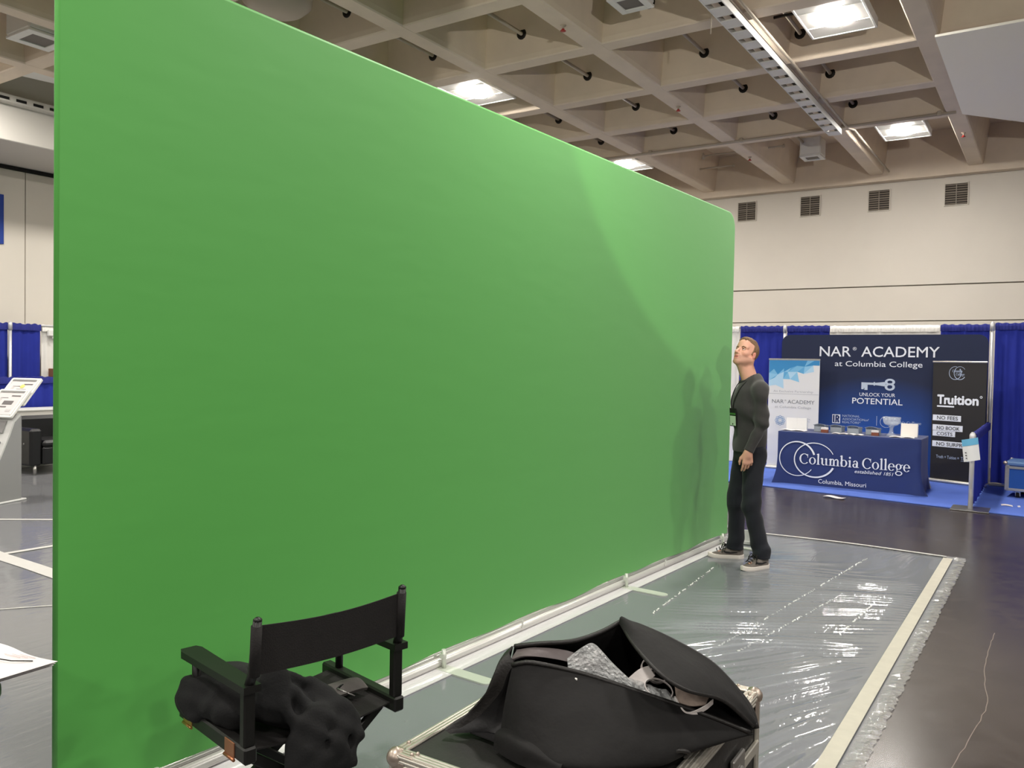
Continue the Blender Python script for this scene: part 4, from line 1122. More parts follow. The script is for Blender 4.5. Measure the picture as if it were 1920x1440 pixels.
# carpet
ca = MB(); ca.prism([(-5.2, 11.55), (1.8, 10.62), (3.2, 13.98), (-5.2, 13.98)], .003, .012, lambda u, v, t: (u, v, t))
solo(ca, 'booth_carpet', mat('blue_carpet', S(84, 112, 196), .95, noise=.12, nscale=1.6, bump=.4, bscale=160), (-1.7, 12.4, 0), 'blue booth carpet under the draped table and banners', 'carpet')

# ---------------------------------------------------------------- backdrop
M_INK = mat('white_ink', S(226, 230, 238), .7)
M_GREYINK = mat('grey_ink', S(120, 124, 130), .7)
M_PALEINK = mat('pale_ink', S(176, 178, 182), .7)
M_DIMINK = mat('dim_white_ink', S(176, 190, 214), .7)
def backdrop_material():
    m = bpy.data.materials.new('backdrop_print'); m.use_nodes = True; nt = m.node_tree; b = nt.nodes['Principled BSDF']
    tc = nt.nodes.new('ShaderNodeTexCoord'); mp = nt.nodes.new('ShaderNodeMapping'); mp.inputs['Location'].default_value = (.0, 0, -.22); mp.inputs['Scale'].default_value = (.62, 0, .80)
    nt.links.new(tc.outputs['Object'], mp.inputs['Vector'])
    ln = nt.nodes.new('ShaderNodeVectorMath'); ln.operation = 'LENGTH'; nt.links.new(mp.outputs[0], ln.inputs[0])
    r = nt.nodes.new('ShaderNodeValToRGB'); r.color_ramp.elements[0].position = .1; r.color_ramp.elements[1].position = 1.0
    r.color_ramp.elements[0].color = (*S(24, 84, 176), 1); r.color_ramp.elements[1].color = (*S(24, 34, 64), 1)
    nt.links.new(ln.outputs['Value'], r.inputs['Fac']); nt.links.new(r.outputs['Color'], b.inputs['Base Color']); b.inputs['Roughness'].default_value = .8
    return m
bd = thing('backdrop', 'wide navy fabric backdrop printed with white lettering and a key', 'backdrop', (-2.26, 13.60, 0))
def slab_round(mb, x0, x1, z0, z1, r, ya, yb):
    q = [(x0, z0), (x1, z0)]
    for cx, a0 in ((x1 - r, 0), (x0 + r, 90)):
        for k in range(9):
            a = math.radians(a0 + 90 * k / 8); q.append((cx + r * math.cos(a), z1 - r + r * math.sin(a)))
    mb.prism(q, ya, yb, lambda u, v, t: (u, t, v), True); return mb
mb = slab_round(MB(), -1.46, 1.46, .03, 2.168, .13, -.02, .02)
o = mb.build('fabric', backdrop_material(), bd, (0, 0, 0))
pf = MB(); pf.tube([(-1.43, 0, .02), (1.43, 0, .02)], .02, 10)
for x in (-1.2, 1.2): pf.box((x, 0, .020), (.06, .2, .012), .002)
pf.build('frame_foot', M_ALU, bd)
def pr_at(Y): return Print((0, Y, 0))
p = pr_at(13.577)
p.text('NAR', -3.125, -2.655, 1.828, .160, .006).text('ACADEMY', -2.505, -1.424, 1.828, .160, .006).text('®', -2.632, -2.575, 1.925, .05)
p.text('at Columbia College', -2.891, -1.645, 1.676, .084, .004)
p.text('UNLOCK YOUR', -2.514, -2.006, 1.219, .054, .004).text('POTENTIAL', -2.617, -1.901, 1.098, .092, .008)
p.build('lettering', M_INK, bd)
p = pr_at(13.577)                                                     # key: bow with a pinched eye, collar, shaft, bit
p.ring(-2.085, 1.447, .072, .050, .036, .022, 0, 360).ring(-2.085, 1.372, .072, .056, .036, .028, 0, 360, 20, .0023).rect(-2.165, 1.385, -2.145, 1.437, .0025)
p.poly([(-2.49, 1.432), (-2.49, 1.396), (-2.30, 1.396), (-2.16, 1.378), (-2.15, 1.41), (-2.16, 1.445), (-2.30, 1.428)], .003)
p.rect(-2.315, 1.386, -2.295, 1.440, .0035).rect(-2.49, 1.325, -2.455, 1.40, .0035).rect(-2.445, 1.315, -2.40, 1.40, .003).rect(-2.47, 1.345, -2.41, 1.40, .004)
p.build('key_emblem', mat('silver_ink', S(186, 198, 214), .6), bd)
p = pr_at(13.577); p.rect(-2.906, .775, -2.787, .915); p.build('emblem_square', M_INK, bd)
p = pr_at(13.574)
p.rect(-2.895, .79, -2.872, .905).rect(-2.858, .79, -2.836, .905)
p.ring(-2.838, .870, .040, .036, .016, .013, -90, 90).poly([(-2.836, .850), (-2.812, .850), (-2.796, .79), (-2.824, .79)], .0025).rect(-2.872, .79, -2.858, .797)
p.build('emblem_letter', mat('navy_ink', S(18, 40, 92), .7), bd)
p = pr_at(13.577)
p.text('NATIONAL', -2.755, -2.50, .883, .034).text('ASSOCIATION', -2.755, -2.425, .832, .034).text('of', -2.418, -2.365, .832, .034, 0, .3).text('REALTORS', -2.755, -2.51, .783, .034).text('®', -2.505, -2.487, .80, .018)
p.rect(-2.258, .772, -2.252, .92)
p.build('small_lettering', M_DIMINK, bd)
p = pr_at(13.577); serif(p, 'Columbia College', -2.10, -1.636, .816, .028); p.arc(-2.12, .835, .085, .085, .008, .004, 40, 330).build('college_mark', M_DIMINK, bd)

# ---------------------------------------------------------------- white roll-up banner
M_WB = mat('banner_white', S(226, 226, 226), .6)
rb_ = thing('roll_up_banner', 'white roll-up banner with a pale blue faceted top', 'banner', (-3.445, 13.30, 0), 0, 'roll-up banners of the booth')
MB().box((0, .0, .90), (.785, .006, 1.72), .002).build('panel', M_WB, rb_)
MB().box((0, 0, 1.768), (.795, .022, .026), .004).build('top_rail', M_ALU, rb_)
MB().box((0, 0, .03), (.82, .11, .06), .02).build('base', M_ALU, rb_)
MB().tube([(0, .02, .05), (0, .02, 1.75)], .010, 8).build('support_pole', M_ALU, rb_)
facet = [S(58, 140, 196), S(96, 168, 214), S(140, 196, 228), S(176, 212, 234), S(206, 226, 238), S(120, 184, 222)]
rr_ = random.Random(3); fm = [mat('facet_%s' % c, facet[i], .65) for i, c in enumerate(('deep', 'mid', 'pale', 'light', 'faint', 'sky'))]
p = pr_at(13.296)
cols = 7; gp = {}
for i in range(cols + 1):
    for j in range(5):
        x = -3.835 + .78 * i / cols; z = 1.752 - .105 * j
        if 0 < i < cols: x += rr_.uniform(-.04, .04)
        if 0 < j: z += rr_.uniform(-.035, .035)
        gp[i, j] = (x, z)
for i in range(cols):
    for j in range(4):
        lim = 4.2 - 3.3 * (i / cols) + rr_.uniform(-.3, .3)
        if j + .5 > lim: continue
        for tri in (((i, j), (i + 1, j), (i, j + 1)), ((i + 1, j), (i + 1, j + 1), (i, j + 1))):
            f_ = min(4, max(0, int((j / max(.8, lim)) * 4 + rr_.uniform(-1.0, 1.0))))
            p.mb.use(fm[f_ if rr_.random() > .2 else 5]); p.poly([gp[k] for k in tri], .0)
p.build('facet_print', None, rb_)
p = pr_at(13.296); p.text('An Exclusive Partnership', -3.758, -3.142, 1.243, .034).rect(-3.83, 1.216, -3.06, 1.222, .001); p.build('pale_lettering', M_PALEINK, rb_)
p = pr_at(13.296); p.text('NAR', -3.776, -3.59, 1.066, .060, .003).text('®', -3.578, -3.55, 1.105, .02).text('ACADEMY', -3.53, -3.117, 1.066, .060, .003); p.build('lettering', M_GREYINK, rb_)
p = pr_at(13.296); p.text('at Columbia College', -3.728, -3.165, .992, .036, .001).text('FOR', -3.232, -3.17, .815, .02).text('LIFE', -3.232, -3.18, .78, .02); p.build('pale_lettering', M_PALEINK, rb_)
p = pr_at(13.296)
for k in range(4): p.arc(-3.64, .79, .078, .040, .007, .007, 0, 360, 30, math.radians(45 * k), .002 + .0003 * k)
p.arc(-3.64, .79, .024, .024, .006, .006, 0, 360); p.build('knot_emblem', mat('blue_ink', S(120, 156, 196), .7), rb_)

# ---------------------------------------------------------------- black roll-up banner (turned slightly)
KA = Vector((-1.495, 13.44, 0)); KB = Vector((-.775, 13.20, 0)); KU = (KB - KA).normalized(); KL = (KB - KA).length
kb = thing('roll_up_banner', 'black roll-up banner with white lettering beside the tall white pole', 'banner', (KA + KB) / 2, math.atan2(KU.y, KU.x), 'roll-up banners of the booth')
MB().box((0, 0, .90), (.735, .006, 1.70), .002).build('panel', mat('banner_black', S(34, 32, 33), .55), kb)
MB().box((0, 0, 1.765), (.75, .024, .022), .004).build('top_rail', M_ALU, kb)
MB().box((0, 0, .03), (.80, .12, .055), .02).build('base', M_ALU, kb)
MB().tube([(0, .02, .05), (0, .02, 1.75)], .010, 8).build('support_pole', M_ALU, kb)
def kp(off=0.0):
    n = KU.cross(Vector((0, 0, 1))); return Print(KA + n * (.006 + off), KU)
S2 = KL / .735                                                       # measured across the panel
p = kp()
cx_ = .355
p.arc(cx_ - .030, 1.605, .083, .093, .005, .010, 75, 400, 26).arc(cx_ + .035, 1.605, .080, .093, .004, .010, 35, 325, 26, 0, .0024)
serif(p, 'Columbia', .285, .425, 1.617, .024); serif(p, 'College', .335, .455, 1.57, .024)
p.build('college_emblem', M_DIMINK, kb)
p = kp(); p.text('Tr', .085, .245, 1.150, .142, .035).text('uition', .232, .655, 1.150, .142, .035).rect(.085, 1.108, .325, 1.130).arc(.685, 1.272, .014, .014, .008, .008, 0, 360, 12); p.build('lettering', M_INK, kb)
p = kp(); p.rect(.03, .908, .425, .992).rect(.032, .764, .452, .850).rect(.034, .683, .352, .760).rect(.034, .528, .60, .613); p.build('label_box', M_INK, kb)
p = kp(.003); p.text('NO FEES', .092, .383, .926, .054, .006).text('NO BOOK', .092, .412, .779, .052, .006).text('COSTS', .094, .315, .695, .050, .006).text('NO SURPRISES', .094, .585, .545, .052, .006); p.build('label_lettering', mat('black_ink', S(30, 30, 32), .7), kb)
p = kp(); p.text('Truth + Tuition =', .095, .415, .362, .046, .006).text('Truition', .440, .60, .362, .046, .006).rect(.44, .345, .60, .350); p.build('small_lettering', M_DIMINK, kb)

# ---------------------------------------------------------------- draped table
M_COVER = mat('navy_cover', S(33, 50, 104), .8, noise=.05, nscale=4, sheen=.2)
tbx = thing('display_table', 'table under a fitted navy cover with a white ring emblem and lettering', 'table', (-2.33, 12.15, 0))
def cover():
    mb = MB(); TX, TY, ZT_ = .912, .38, .738
    per = []                                                          # perimeter, clockwise from front corner
    N = 40
    for k in range(N): per.append((-TX + 2 * TX * k / N, -TY, 0, -1))
    for k in range(14): per.append((TX, -TY + 2 * TY * k / 14, 1, 0))
    for k in range(N): per.append((TX - 2 * TX * k / N, TY, 0, 1))
    for k in range(14): per.append((-TX, TY - 2 * TY * k / 14, -1, 0))
    zs = [.738, .728, .70, .55, .38, .20, .08, .012]
    rows = []
    for i, (x, y, nx, ny) in enumerate(per):
        r = []
        corner = max(0, 1 - min(math.hypot(abs(x) - TX, abs(y) - TY), .09) / .09)
        for z in zs:
            f = (ZT_ - z) / ZT_
            o = .004 + .010 * f + .055 * corner * max(0, (f - .55) / .45) ** 2 + .007 * f * math.sin(i * .55) * (0 if ny == -1 and abs(x) < .8 else 1)
            if z == .738: o = 0
            sx_ = 1 if x > 0 else -1; sy_ = 1 if y > 0 else -1
            g_ = max(0, (f - .55) / .45) ** 2; ox = nx * o + corner * sx_ * .05 * g_; oy = ny * o + corner * sy_ * .05 * g_
            r.append((x + ox, y + oy, z))
        rows.append(r)
    rows.append(rows[0]); mb.grid(rows, True)
    n = len(per); mb.add([r[0] for r in rows[:-1]], [tuple(range(n))])
    return mb
cover().build('table_cover', M_COVER, tbx)
MB().box((0, 0, .715), (1.80, .74, .03), .004).build('tabletop', M_WHITEMETAL, tbx)
TF = 12.15 - .38 - .022
p = Print((0, TF, 0))
p.arc(-2.968, .368, .240, .238, .010, .014, 325, 120, 44).arc(-2.968, .368, .240, .238, .014, .026, 120, 17, 20)
p.arc(-2.735, .365, .268, .237, .010, .012, 24, 100, 20, 0, .0026).arc(-2.735, .365, .268, .237, .012, .018, 100, 240, 30, 0, .0026).arc(-2.735, .365, .268, .237, .018, .026, 240, 338, 22, 0, .0026)
p.build('ring_emblem', M_INK, tbx)
p = Print((0, TF, 0)); serif(p, 'Columbia', -2.935, -2.152, .307, .094); serif(p, 'College', -2.116, -1.524, .307, .094); p.build('serif_lettering', M_INK, tbx)
p = Print((0, TF, 0)); p.text('established', -2.207, -1.872, .236, .046, .004, .25); p.build('small_lettering', M_INK, tbx)
p = Print((0, TF, 0)); p.text('1851', -1.845, -1.728, .236, .044, .004, .25); p.build('year_lettering', M_INK, tbx)
p = Print((0, TF, 0)); p.text('Columbia, Missouri', -2.674, -2.058, .052, .058, .002); p.build('place_lettering', M_INK, tbx)

# things on the table
TZ = .7385
M_ACR = mat('smoky_acrylic', S(168, 176, 184), .1, spec=.7, alpha=.62)
M_ACR2 = mat('clear_acrylic', S(230, 234, 238), .05, spec=.8, alpha=.35)
M_GLASS = mat('clear_glass', S(214, 222, 232), .05, spec=1.0, alpha=.27, ior=1.6)
def candy_box(x, y, rz, label):
    t = thing('acrylic_box', label, 'box', (x, y, TZ), rz, 'smoky acrylic boxes on the draped table')
    b = MB(); b.box((0, 0, .006), (.155, .13, .008), .002); b.box((-.075, 0, .05), (.006, .13, .09)); b.box((.075, 0, .05), (.006, .13, .09)); b.box((0, .062, .05), (.15, .006, .09)); b.box((0, -.062, .042), (.15, .006, .07)); b.build('bin', M_ACR, t)
    l = MB(); P = np.array([[(-.09 + .18 * i / 10, -.075 + .15 * j / 4, .098 + .020 * math.sin(PI * i / 10) - .004 * j) for j in range(5)] for i in range(11)]); sheet(l, P, .005); l.build('lid', M_ACR, t)
    return t
for x, y, rz, lab in ((-2.735, 12.10, -.12, 'smoky acrylic box at the white banner end of the draped table'), (-2.515, 12.10, -.15, 'smoky acrylic box second along the draped table, behind the open booklets'),
                      (-2.285, 12.08, -.18, 'smoky acrylic box in the middle of the draped table'), (-2.045, 12.08, -.2, 'smoky acrylic box beside the glass bowl')):
    candy_box(x, y, rz, lab)
for x, lab in ((-2.655, 'small brown card box with a white top in front of the first acrylic box'), (-2.00, 'small brown card box with a white top beside the glass bowl')):
    t = thing('card_box', lab, 'box', (x, 11.96, TZ), 0, 'small brown card boxes on the draped table')
    MB().box((0, 0, .022), (.092, .055, .044), .002).build('body', mat('brown_card', S(122, 68, 50), .5), t)
    MB().box((0, -.002, .058), (.092, .05, .028), .002).build('white_top', M_PAPER, t)
for x, y, w_, d_, rz, lab in ((-3.10, 12.02, .36, .20, -.05, 'white papers lying at the white banner end of the draped table'), (-2.44, 11.90, .20, .15, .08, 'open white booklet before the second acrylic box'),
                         (-2.24, 11.88, .20, .15, -.08, 'open white booklet before the middle acrylic box'), (-1.665, 11.93, .30, .17, .05, 'open white booklet in front of the square white sign')):
    t = thing('booklet', lab, 'booklet', (x, y, TZ + .001), rz, 'booklets on the draped table')
    for sg in (-1, 1):
        P = np.array([[(sg * w_ / 2 * i / 8, -d_ / 2 + d_ * j / 4, .002 + .012 * math.sin(PI * min(1, i / 8 * 1.0)) * .8) for j in range(5)] for i in range(9)])
        mb = MB(); sheet(mb, P, -.002 if sg > 0 else .002); mb.build('page', M_PAPER, t)
t = thing('sign_holder', 'folded blank white sign in a clear stand at the white banner end of the table', 'sign', (-3.085, 12.16, TZ), 0)
MB().box((-.075, 0, .088), (.15, .006, .17), .001, Matrix.Rotation(.18, 3, 'Z')).build('panel', M_WB, t); MB().box((.07, 0, .088), (.15, .006, .17), .001, Matrix.Rotation(-.18, 3, 'Z')).build('panel', M_WB, t)
MB().box((.148, -.02, .09), (.004, .06, .18)).build('stand', M_ACR2, t); MB().box((0, -.03, .003), (.28, .09, .004)).build('foot', M_ACR2, t)
t = thing('sign_holder', 'square blank white sign standing beside the glass bowl', 'sign', (-1.592, 12.03, TZ), 0)
MB().box((0, 0, .094), (.205, .012, .178), .002, Matrix.Rotation(-.14, 3, 'X')).build('panel', mat('warm_white', S(232, 226, 218), .6), t)
MB().box((.104, .02, .09), (.004, .05, .175)).build('stand', M_ACR2, t); MB().box((0, .03, .003), (.2, .09, .004)).build('foot', M_ACR2, t)
gb_ = thing('glass_bowl', 'tall footed cut glass bowl on the draped table', 'bowl', (-1.822, 12.10, TZ))
def fluted(prof, n=48, amp=.06, lobes=12):
    mb = MB(); rows = []
    for r, z in prof:
        rows.append([(r * (1 + amp * math.cos(lobes * 2 * PI * k / n)) * math.cos(2 * PI * k / n), r * (1 + amp * math.cos(lobes * 2 * PI * k / n)) * math.sin(2 * PI * k / n), z) for k in range(n + 1)])
    mb.grid(rows); return mb
fluted([(.0, .135), (.035, .137), (.075, .15), (.098, .175), (.104, .21), (.112, .255), (.106, .256), (.098, .212), (.09, .18), (.07, .158), (.03, .147), (.0, .146)]).build('bowl', M_GLASS, gb_)
fluted([(0, .0), (.062, .0), (.064, .008), (.045, .022), (.028, .05), (.020, .09), (.026, .115), (.040, .137), (0, .138)], 36, .05, 9).build('foot', M_GLASS, gb_)

# papers dropped on the floor near the booth
for x, y, rz, w_, lab in ((-2.272, 10.87, -.2, .25, 'white paper slip on the dark floor before the booth carpet'), (-.395, 11.62, .1, .20, 'white paper slip on the blue carpet near the flight case')):
    mb = MB(); P = np.array([[(-w_ / 2 + w_ * i / 8, -.06 + .12 * j / 4, .016 + .006 * math.sin(i * .8)) for j in range(5)] for i in range(9)]); sheet(mb, P, .0015)
    o = mb.build('paper_slip', M_PAPER, None, (x, y, 0), (0, 0, rz)); tag(o, lab, 'paper', 'dropped papers')

# blue flight case on casters with a carton on it
bcx = thing('road_case', 'blue flight case on casters at the edge of the picture', 'flight case', (-.06, 12.62, 0), -.10)
MB().box((0, 0, .285), (.80, .52, .32), .004).build('body', mat('case_blue', S(34, 82, 156), .45), bcx)
f = MB()
for sx in (-1, 1):
    for sy in (-1, 1): f.box((sx * .39, sy * .25, .285), (.05, .05, .36), .006)
    for z in (.115, .40): f.box((sx * .39, 0, z), (.05, .52, .035), .006)
for sy in (-1, 1):
    for z in (.115, .40): f.box((0, sy * .25, z), (.80, .05, .035), .006)
f.build('edge', M_EXTR, bcx)
MB().box((0, 0, .45), (.84, .56, .05), .012).build('lid', mat('case_lid', S(96, 128, 172), .35), bcx)
for x in (-.41, .41):
    for y in (-.27, .27):
        MB().lathe([(0, -.03), (.022, -.02), (.03, 0), (.022, .02), (0, .03)], (x, y, .455), 12).build('ball_corner', M_BALL, bcx)
for x in (-.27, .27):
    for y in (-.19, .19):
        c = MB(); c.lathe([(.01, -.02), (.042, -.018), (.046, 0), (.042, .018), (.01, .02)], (x, y, .047), 18, Matrix.Rotation(PI / 2, 3, 'Y')); c.build('caster', M_BLACK, bcx)
        MB().prism([(-.04, .10), (.04, .10), (.03, .03), (-.01, .03)], -.028, .028, lambda u, v, t_: (x + t_, y + u, v)).build('caster_fork', M_WHITEMETAL, bcx)
cbx = thing('carton', 'brown cardboard carton on the blue flight case', 'box', (.0, 12.66, .476), -.1)
MB().box((0, 0, .062), (.48, .36, .124), .006).build('carton_body', mat('cardboard', S(186, 128, 84), .85, noise=.05, nscale=8), cbx)
MB().box((0, 0, .1255), (.48, .06, .002)).build('carton_tape', mat('carton_tape', S(176, 124, 86), .3), cbx)
sf = MB(); sf.box((-.62, 13.40, .035), (.22, .05, .03), .008)
solo(sf, 'metal_bar', M_STEEL, (-.62, 13.40, .0), 'short metal bar on the floor between the tall pole and the flight case', 'bar')

# ================================================================== corner left of the screen
drape(4.6, 6.03, -13.02, 2.085, .02, 'blue drape at the picture edge along the side wall', M_BLUE, M_BLUED, 'drapes along the side wall', 11, 'y')
drape(6.07, 6.50, -13.02, 2.085, .02, 'blue drape between the side wall pole and the white gap', M_BLUE, M_BLUED, 'drapes along the side wall', 12, 'y')
drape(6.53, 7.9, -13.05, 2.080, .02, 'white drape along the side wall next to the green screen edge', M_WDR, M_WDR, 'drapes along the side wall', 13, 'y')
upright(-12.99, 6.05, 2.10, 'white drape pole along the side wall')
cb = MB(); cb.tube([(-13.02, 4.6, 2.07), (-13.02, 7.9, 2.07)], .014, 10)
solo(cb, 'drape_rail', M_PIPEW, (-13.02, 6, 2.07), 'rail carrying the drapes along the side wall', 'rail')
drape(4.9, 7.9, -12.72, 1.29, .02, 'low blue drape behind the white counter and armchair', M_BLUE, M_BLUED, 'low side drapes', 14, 'y')
bx = thing('carton', 'brown carton showing above the low drape beside the green screen', 'box', (-12.90, 6.85, 1.285), 0)
MB().box((0, 0, -.6425), (.16, .5, 1.285), .01).build('support_crate', M_WHITEMETAL, bx)
MB().box((0, 0, .06), (.16, .5, .13), .006).build('carton_body', mat('cardboard_dark', S(130, 88, 62), .85, noise=.12, nscale=9), bx)
MB().box((.085, -.08, .07), (.01, .1, .03), .002).build('carton_label', mat('carton_label', S(190, 150, 110), .7), bx)
ac = MB(); ac.box((-13.0, 6.80, 1.96), (.05, .40, .10), .01); ac.box((-13.0, 6.72, 1.90), (.03, .10, .06), .008)
solo(ac, 'wall_box', M_WHITEMETAL, (-13.0, 6.8, 1.9), 'small white box on the drape rail beside the green screen edge', 'box')
ct2 = thing('counter', 'plain white counter behind the black armchair', 'counter', (-12.42, 6.1, 0))
MB().box((0, 0, .405), (.40, 2.6, .81), .01).build('cabinet', M_SOFFIT, ct2); MB().box((0, 0, .825), (.42, 2.7, .03), .006).build('worktop', M_WHITEMETAL, ct2)
# armchair
M_LEATHER = mat('black_leather', S(24, 24, 25), .42, spec=.5, bump=.1, bscale=60)
ar = thing('armchair', 'boxy black leather armchair on steel legs beside the kiosk', 'armchair', (-11.72, 5.98, 0))
MB().box((-.30, 0, .445), (.20, .86, .63), .04).build('backrest', M_LEATHER, ar)
for y in (-.36, .36): MB().box((0, y, .375), (.74, .16, .50), .03).build('arm', M_LEATHER, ar)
MB().box((.06, 0, .26), (.66, .56, .24), .02).build('base', M_LEATHER, ar)
MB().box((.08, 0, .415), (.62, .555, .10), .035).build('seat_cushion', M_LEATHER, ar)
for x in (-.32, .33):
    for y in (-.36, .36): MB().tube([(x, y, 0), (x, y, .14)], .022, 12).build('leg', M_STEEL, ar)
MB().lathe([(0, .004), (.014, .002), (.016, -.004)], (.20, -.442, .42), 10, Matrix.Rotation(PI / 2, 3, 'X')).build('button', M_STEEL, ar)
# kiosk
M_KIOSK = mat('kiosk_shell', S(206, 206, 204), .38, .1); M_KDARK = mat('kiosk_side', S(150, 150, 150), .4, .1)
ang = math.atan2(.344, .938)
ki = thing('kiosk', 'pale grey swoosh-shaped kiosk holding two tilted printed boards', 'kiosk', (-9.76, 4.51, 0), ang)
prof_k = [(.0, 0), (.0, .90), (-.02, .97), (-.10, .90), (-.16, .76), (-.26, .56), (-.38, .34), (-.46, .16), (-.50, .05), (-.50, 0)]
k_ = MB(); k_.prism(prof_k, -.20, .20, lambda u, v, t: (t, u, v)); k_.build('shell', M_KIOSK, ki)
for sx in (-1, 1):
    q = MB(); q.prism([(-.005, .02), (-.005, .95), (-.09, .88), (-.15, .74), (-.25, .54), (-.37, .32), (-.45, .14), (-.48, .03)], sx * .2005, sx * .204, lambda u, v, t: (t, u, v)); q.build('side_panel', M_KDARK, ki)
MB().box((0, -.25, .012), (.46, .60, .024), .008).build('base', M_KIOSK, ki)
d_ = Vector((0, .10, .20)).normalized()
wdn = MB(); wdn.prism([(-.115, -.175 + .02), (.115, -.175 + .02), (.115, -.095), (-.115, -.095)], 0, 1, lambda u, v, t: (u, v - .012 * t - .012, .76 + (v + .155) * 2.2 + .005 * t)); wdn.build('window', mat('kiosk_window', S(140, 138, 138), .25), ki)
kp_ = Print(Vector((-9.76, 4.51, 0)) + Matrix.Rotation(ang, 3, 'Z') @ Vector((0, -.222, .655)), Matrix.Rotation(ang, 3, 'Z') @ Vector((1, 0, 0)), Matrix.Rotation(ang, 3, 'Z') @ Vector((0, .42, .9)))
kp_.text('ep', .055, .165, -.03, .075, .004, .0, .02); kp_.build('lettering', mat('grey_lettering', S(96, 96, 98), .6), ki)
def board(y, z, label, nm, L=.40):
    b = thing('notice_board', label, 'board', Vector((-9.76, 4.51, 0)) + Matrix.Rotation(ang, 3, 'Z') @ Vector((0, y, z)), ang, 'tilted boards on the kiosk')
    R = Matrix.Rotation(math.radians(43), 3, 'X')                      # leans away from the reader
    def bp(u, v, t): return R @ Vector((u, t, v))
    def brd(mb, w_, h_, y0, y1, v0=0.0, r=.02):
        q = []
        for cx, cz, a0 in ((w_ - r, v0 + h_ - r, 0), (-w_ + r, v0 + h_ - r, 90), (-w_ + r, v0 + r, 180), (w_ - r, v0 + r, 270)):
            for k in range(5):
                a = math.radians(a0 + 90 * k / 4); q.append((cx + r * math.cos(a), cz + r * math.sin(a)))
        return mb.prism(q, y0, y1, bp, False)
    # -X rotation: up vector tilts back
    R = Matrix.Rotation(-math.radians(43), 3, 'X')
    brd(MB(), .205, L, -.004, .018).build('tray', mat('board_white', S(232, 230, 226), .35), b)
    fr = MB()
    for q in ((-.172, L / 2, .016, L - .06), (.172, L / 2, .016, L - .06)): fr.box(bp(q[0], q[1], -.010), (q[2], .012, q[3]), .002, R)
    fr.box(bp(0, L - .025, -.010), (.36, .012, .016), .002, R); fr.build('clip_frame', mat('board_white', S(232, 230, 226), .35), b)
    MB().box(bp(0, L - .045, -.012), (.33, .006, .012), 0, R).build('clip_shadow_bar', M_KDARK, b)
    MB().box(bp(0, L / 2 - .01, -.006), (.33, .003, L - .08), 0, R).build('printed_sheet', M_PAPER, b)
    for u, v, w_, h_ in ((.08, .30, .12, .016), (-.06, .27, .10, .006), (.03, .20, .13, .055), (.0, .14, .09, .016), (.10, .09, .06, .03), (-.10, .20, .03, .14), (-.13, .045, .06, .012)):
        MB().box(bp(u, v, -.009), (w_, .002, h_), 0, R).build('printed_block', mat('print_grey_dark' if h_ < .02 or w_ > .12 else 'print_grey_pale', S(110, 106, 106) if h_ < .02 or w_ > .12 else S(196, 192, 192), .7), b)
    MB().tube([bp(0, .1, .018), bp(0, .02, .10)], .02, 8).build('stem', M_STEEL, b)
    return b
board(-.145, .935, 'lower tilted white board with a printed sheet on the kiosk', 0)
b2 = board(.02, 1.06, 'upper tilted white board behind the first one on the kiosk', 1)
ys = MB(); R = Matrix.Rotation(-math.radians(43), 3, 'X')
ys.lathe([(0, .001), (.028, .001), (.030, -.001)], R @ Vector((.02, -.010, .27)), 14, R @ Matrix.Rotation(PI / 2, 3, 'X')); ys.build('yellow_sticker', mat('sticker_yellow', S(232, 222, 120), .6), b2)

# ================================================================== the man looking up at the screen
M_SKIN = mat('skin', S(214, 164, 142), .5, spec=.4, noise=.04, nscale=14)
M_STUB = mat('stubble_skin', S(184, 138, 116), .6, spec=.35, noise=.06, nscale=60)
M_LIP = mat('lip', S(190, 122, 108), .45)
M_MOUTH = mat('mouth_inside', S(70, 34, 30), .6)
M_LACEB = mat('dark_lash', S(52, 38, 32), .7)
M_HAIR = mat('brown_hair', S(120, 92, 68), .6, noise=.25, nscale=70, bump=.5, bscale=160, stretch=(1, 1, .25))
M_SWEAT = mat('charcoal_knit', S(52, 50, 50), .9, noise=.06, nscale=20, bump=.15, bscale=300, sheen=.2)
M_RIBK = mat('charcoal_rib', S(36, 34, 35), .9, bump=.3, bscale=200)
M_JEAN = mat('dark_denim', S(18, 21, 30), .85, noise=.15, nscale=10, bump=.2, bscale=240, sheen=.1)
PO = Vector((-2.10, 6.78, 0)); PRZ = math.radians(-143)
man = thing('person', 'man in a charcoal sweatshirt and dark jeans looking up beside the green screen', 'person', PO, PRZ)
HC = Vector((.054, .004, 1.745)); HR = Matrix.Rotation(math.radians(30), 3, 'Z') @ Matrix.Rotation(math.radians(-28), 3, 'Y')
HRn = np.array(HR)
def hp(x, y, z): return tuple(HC + HR @ Vector((x, y, z)))
def to_head(V): return (V - np.array(HC)) @ HRn
NB = (.004, 0, 1.53)

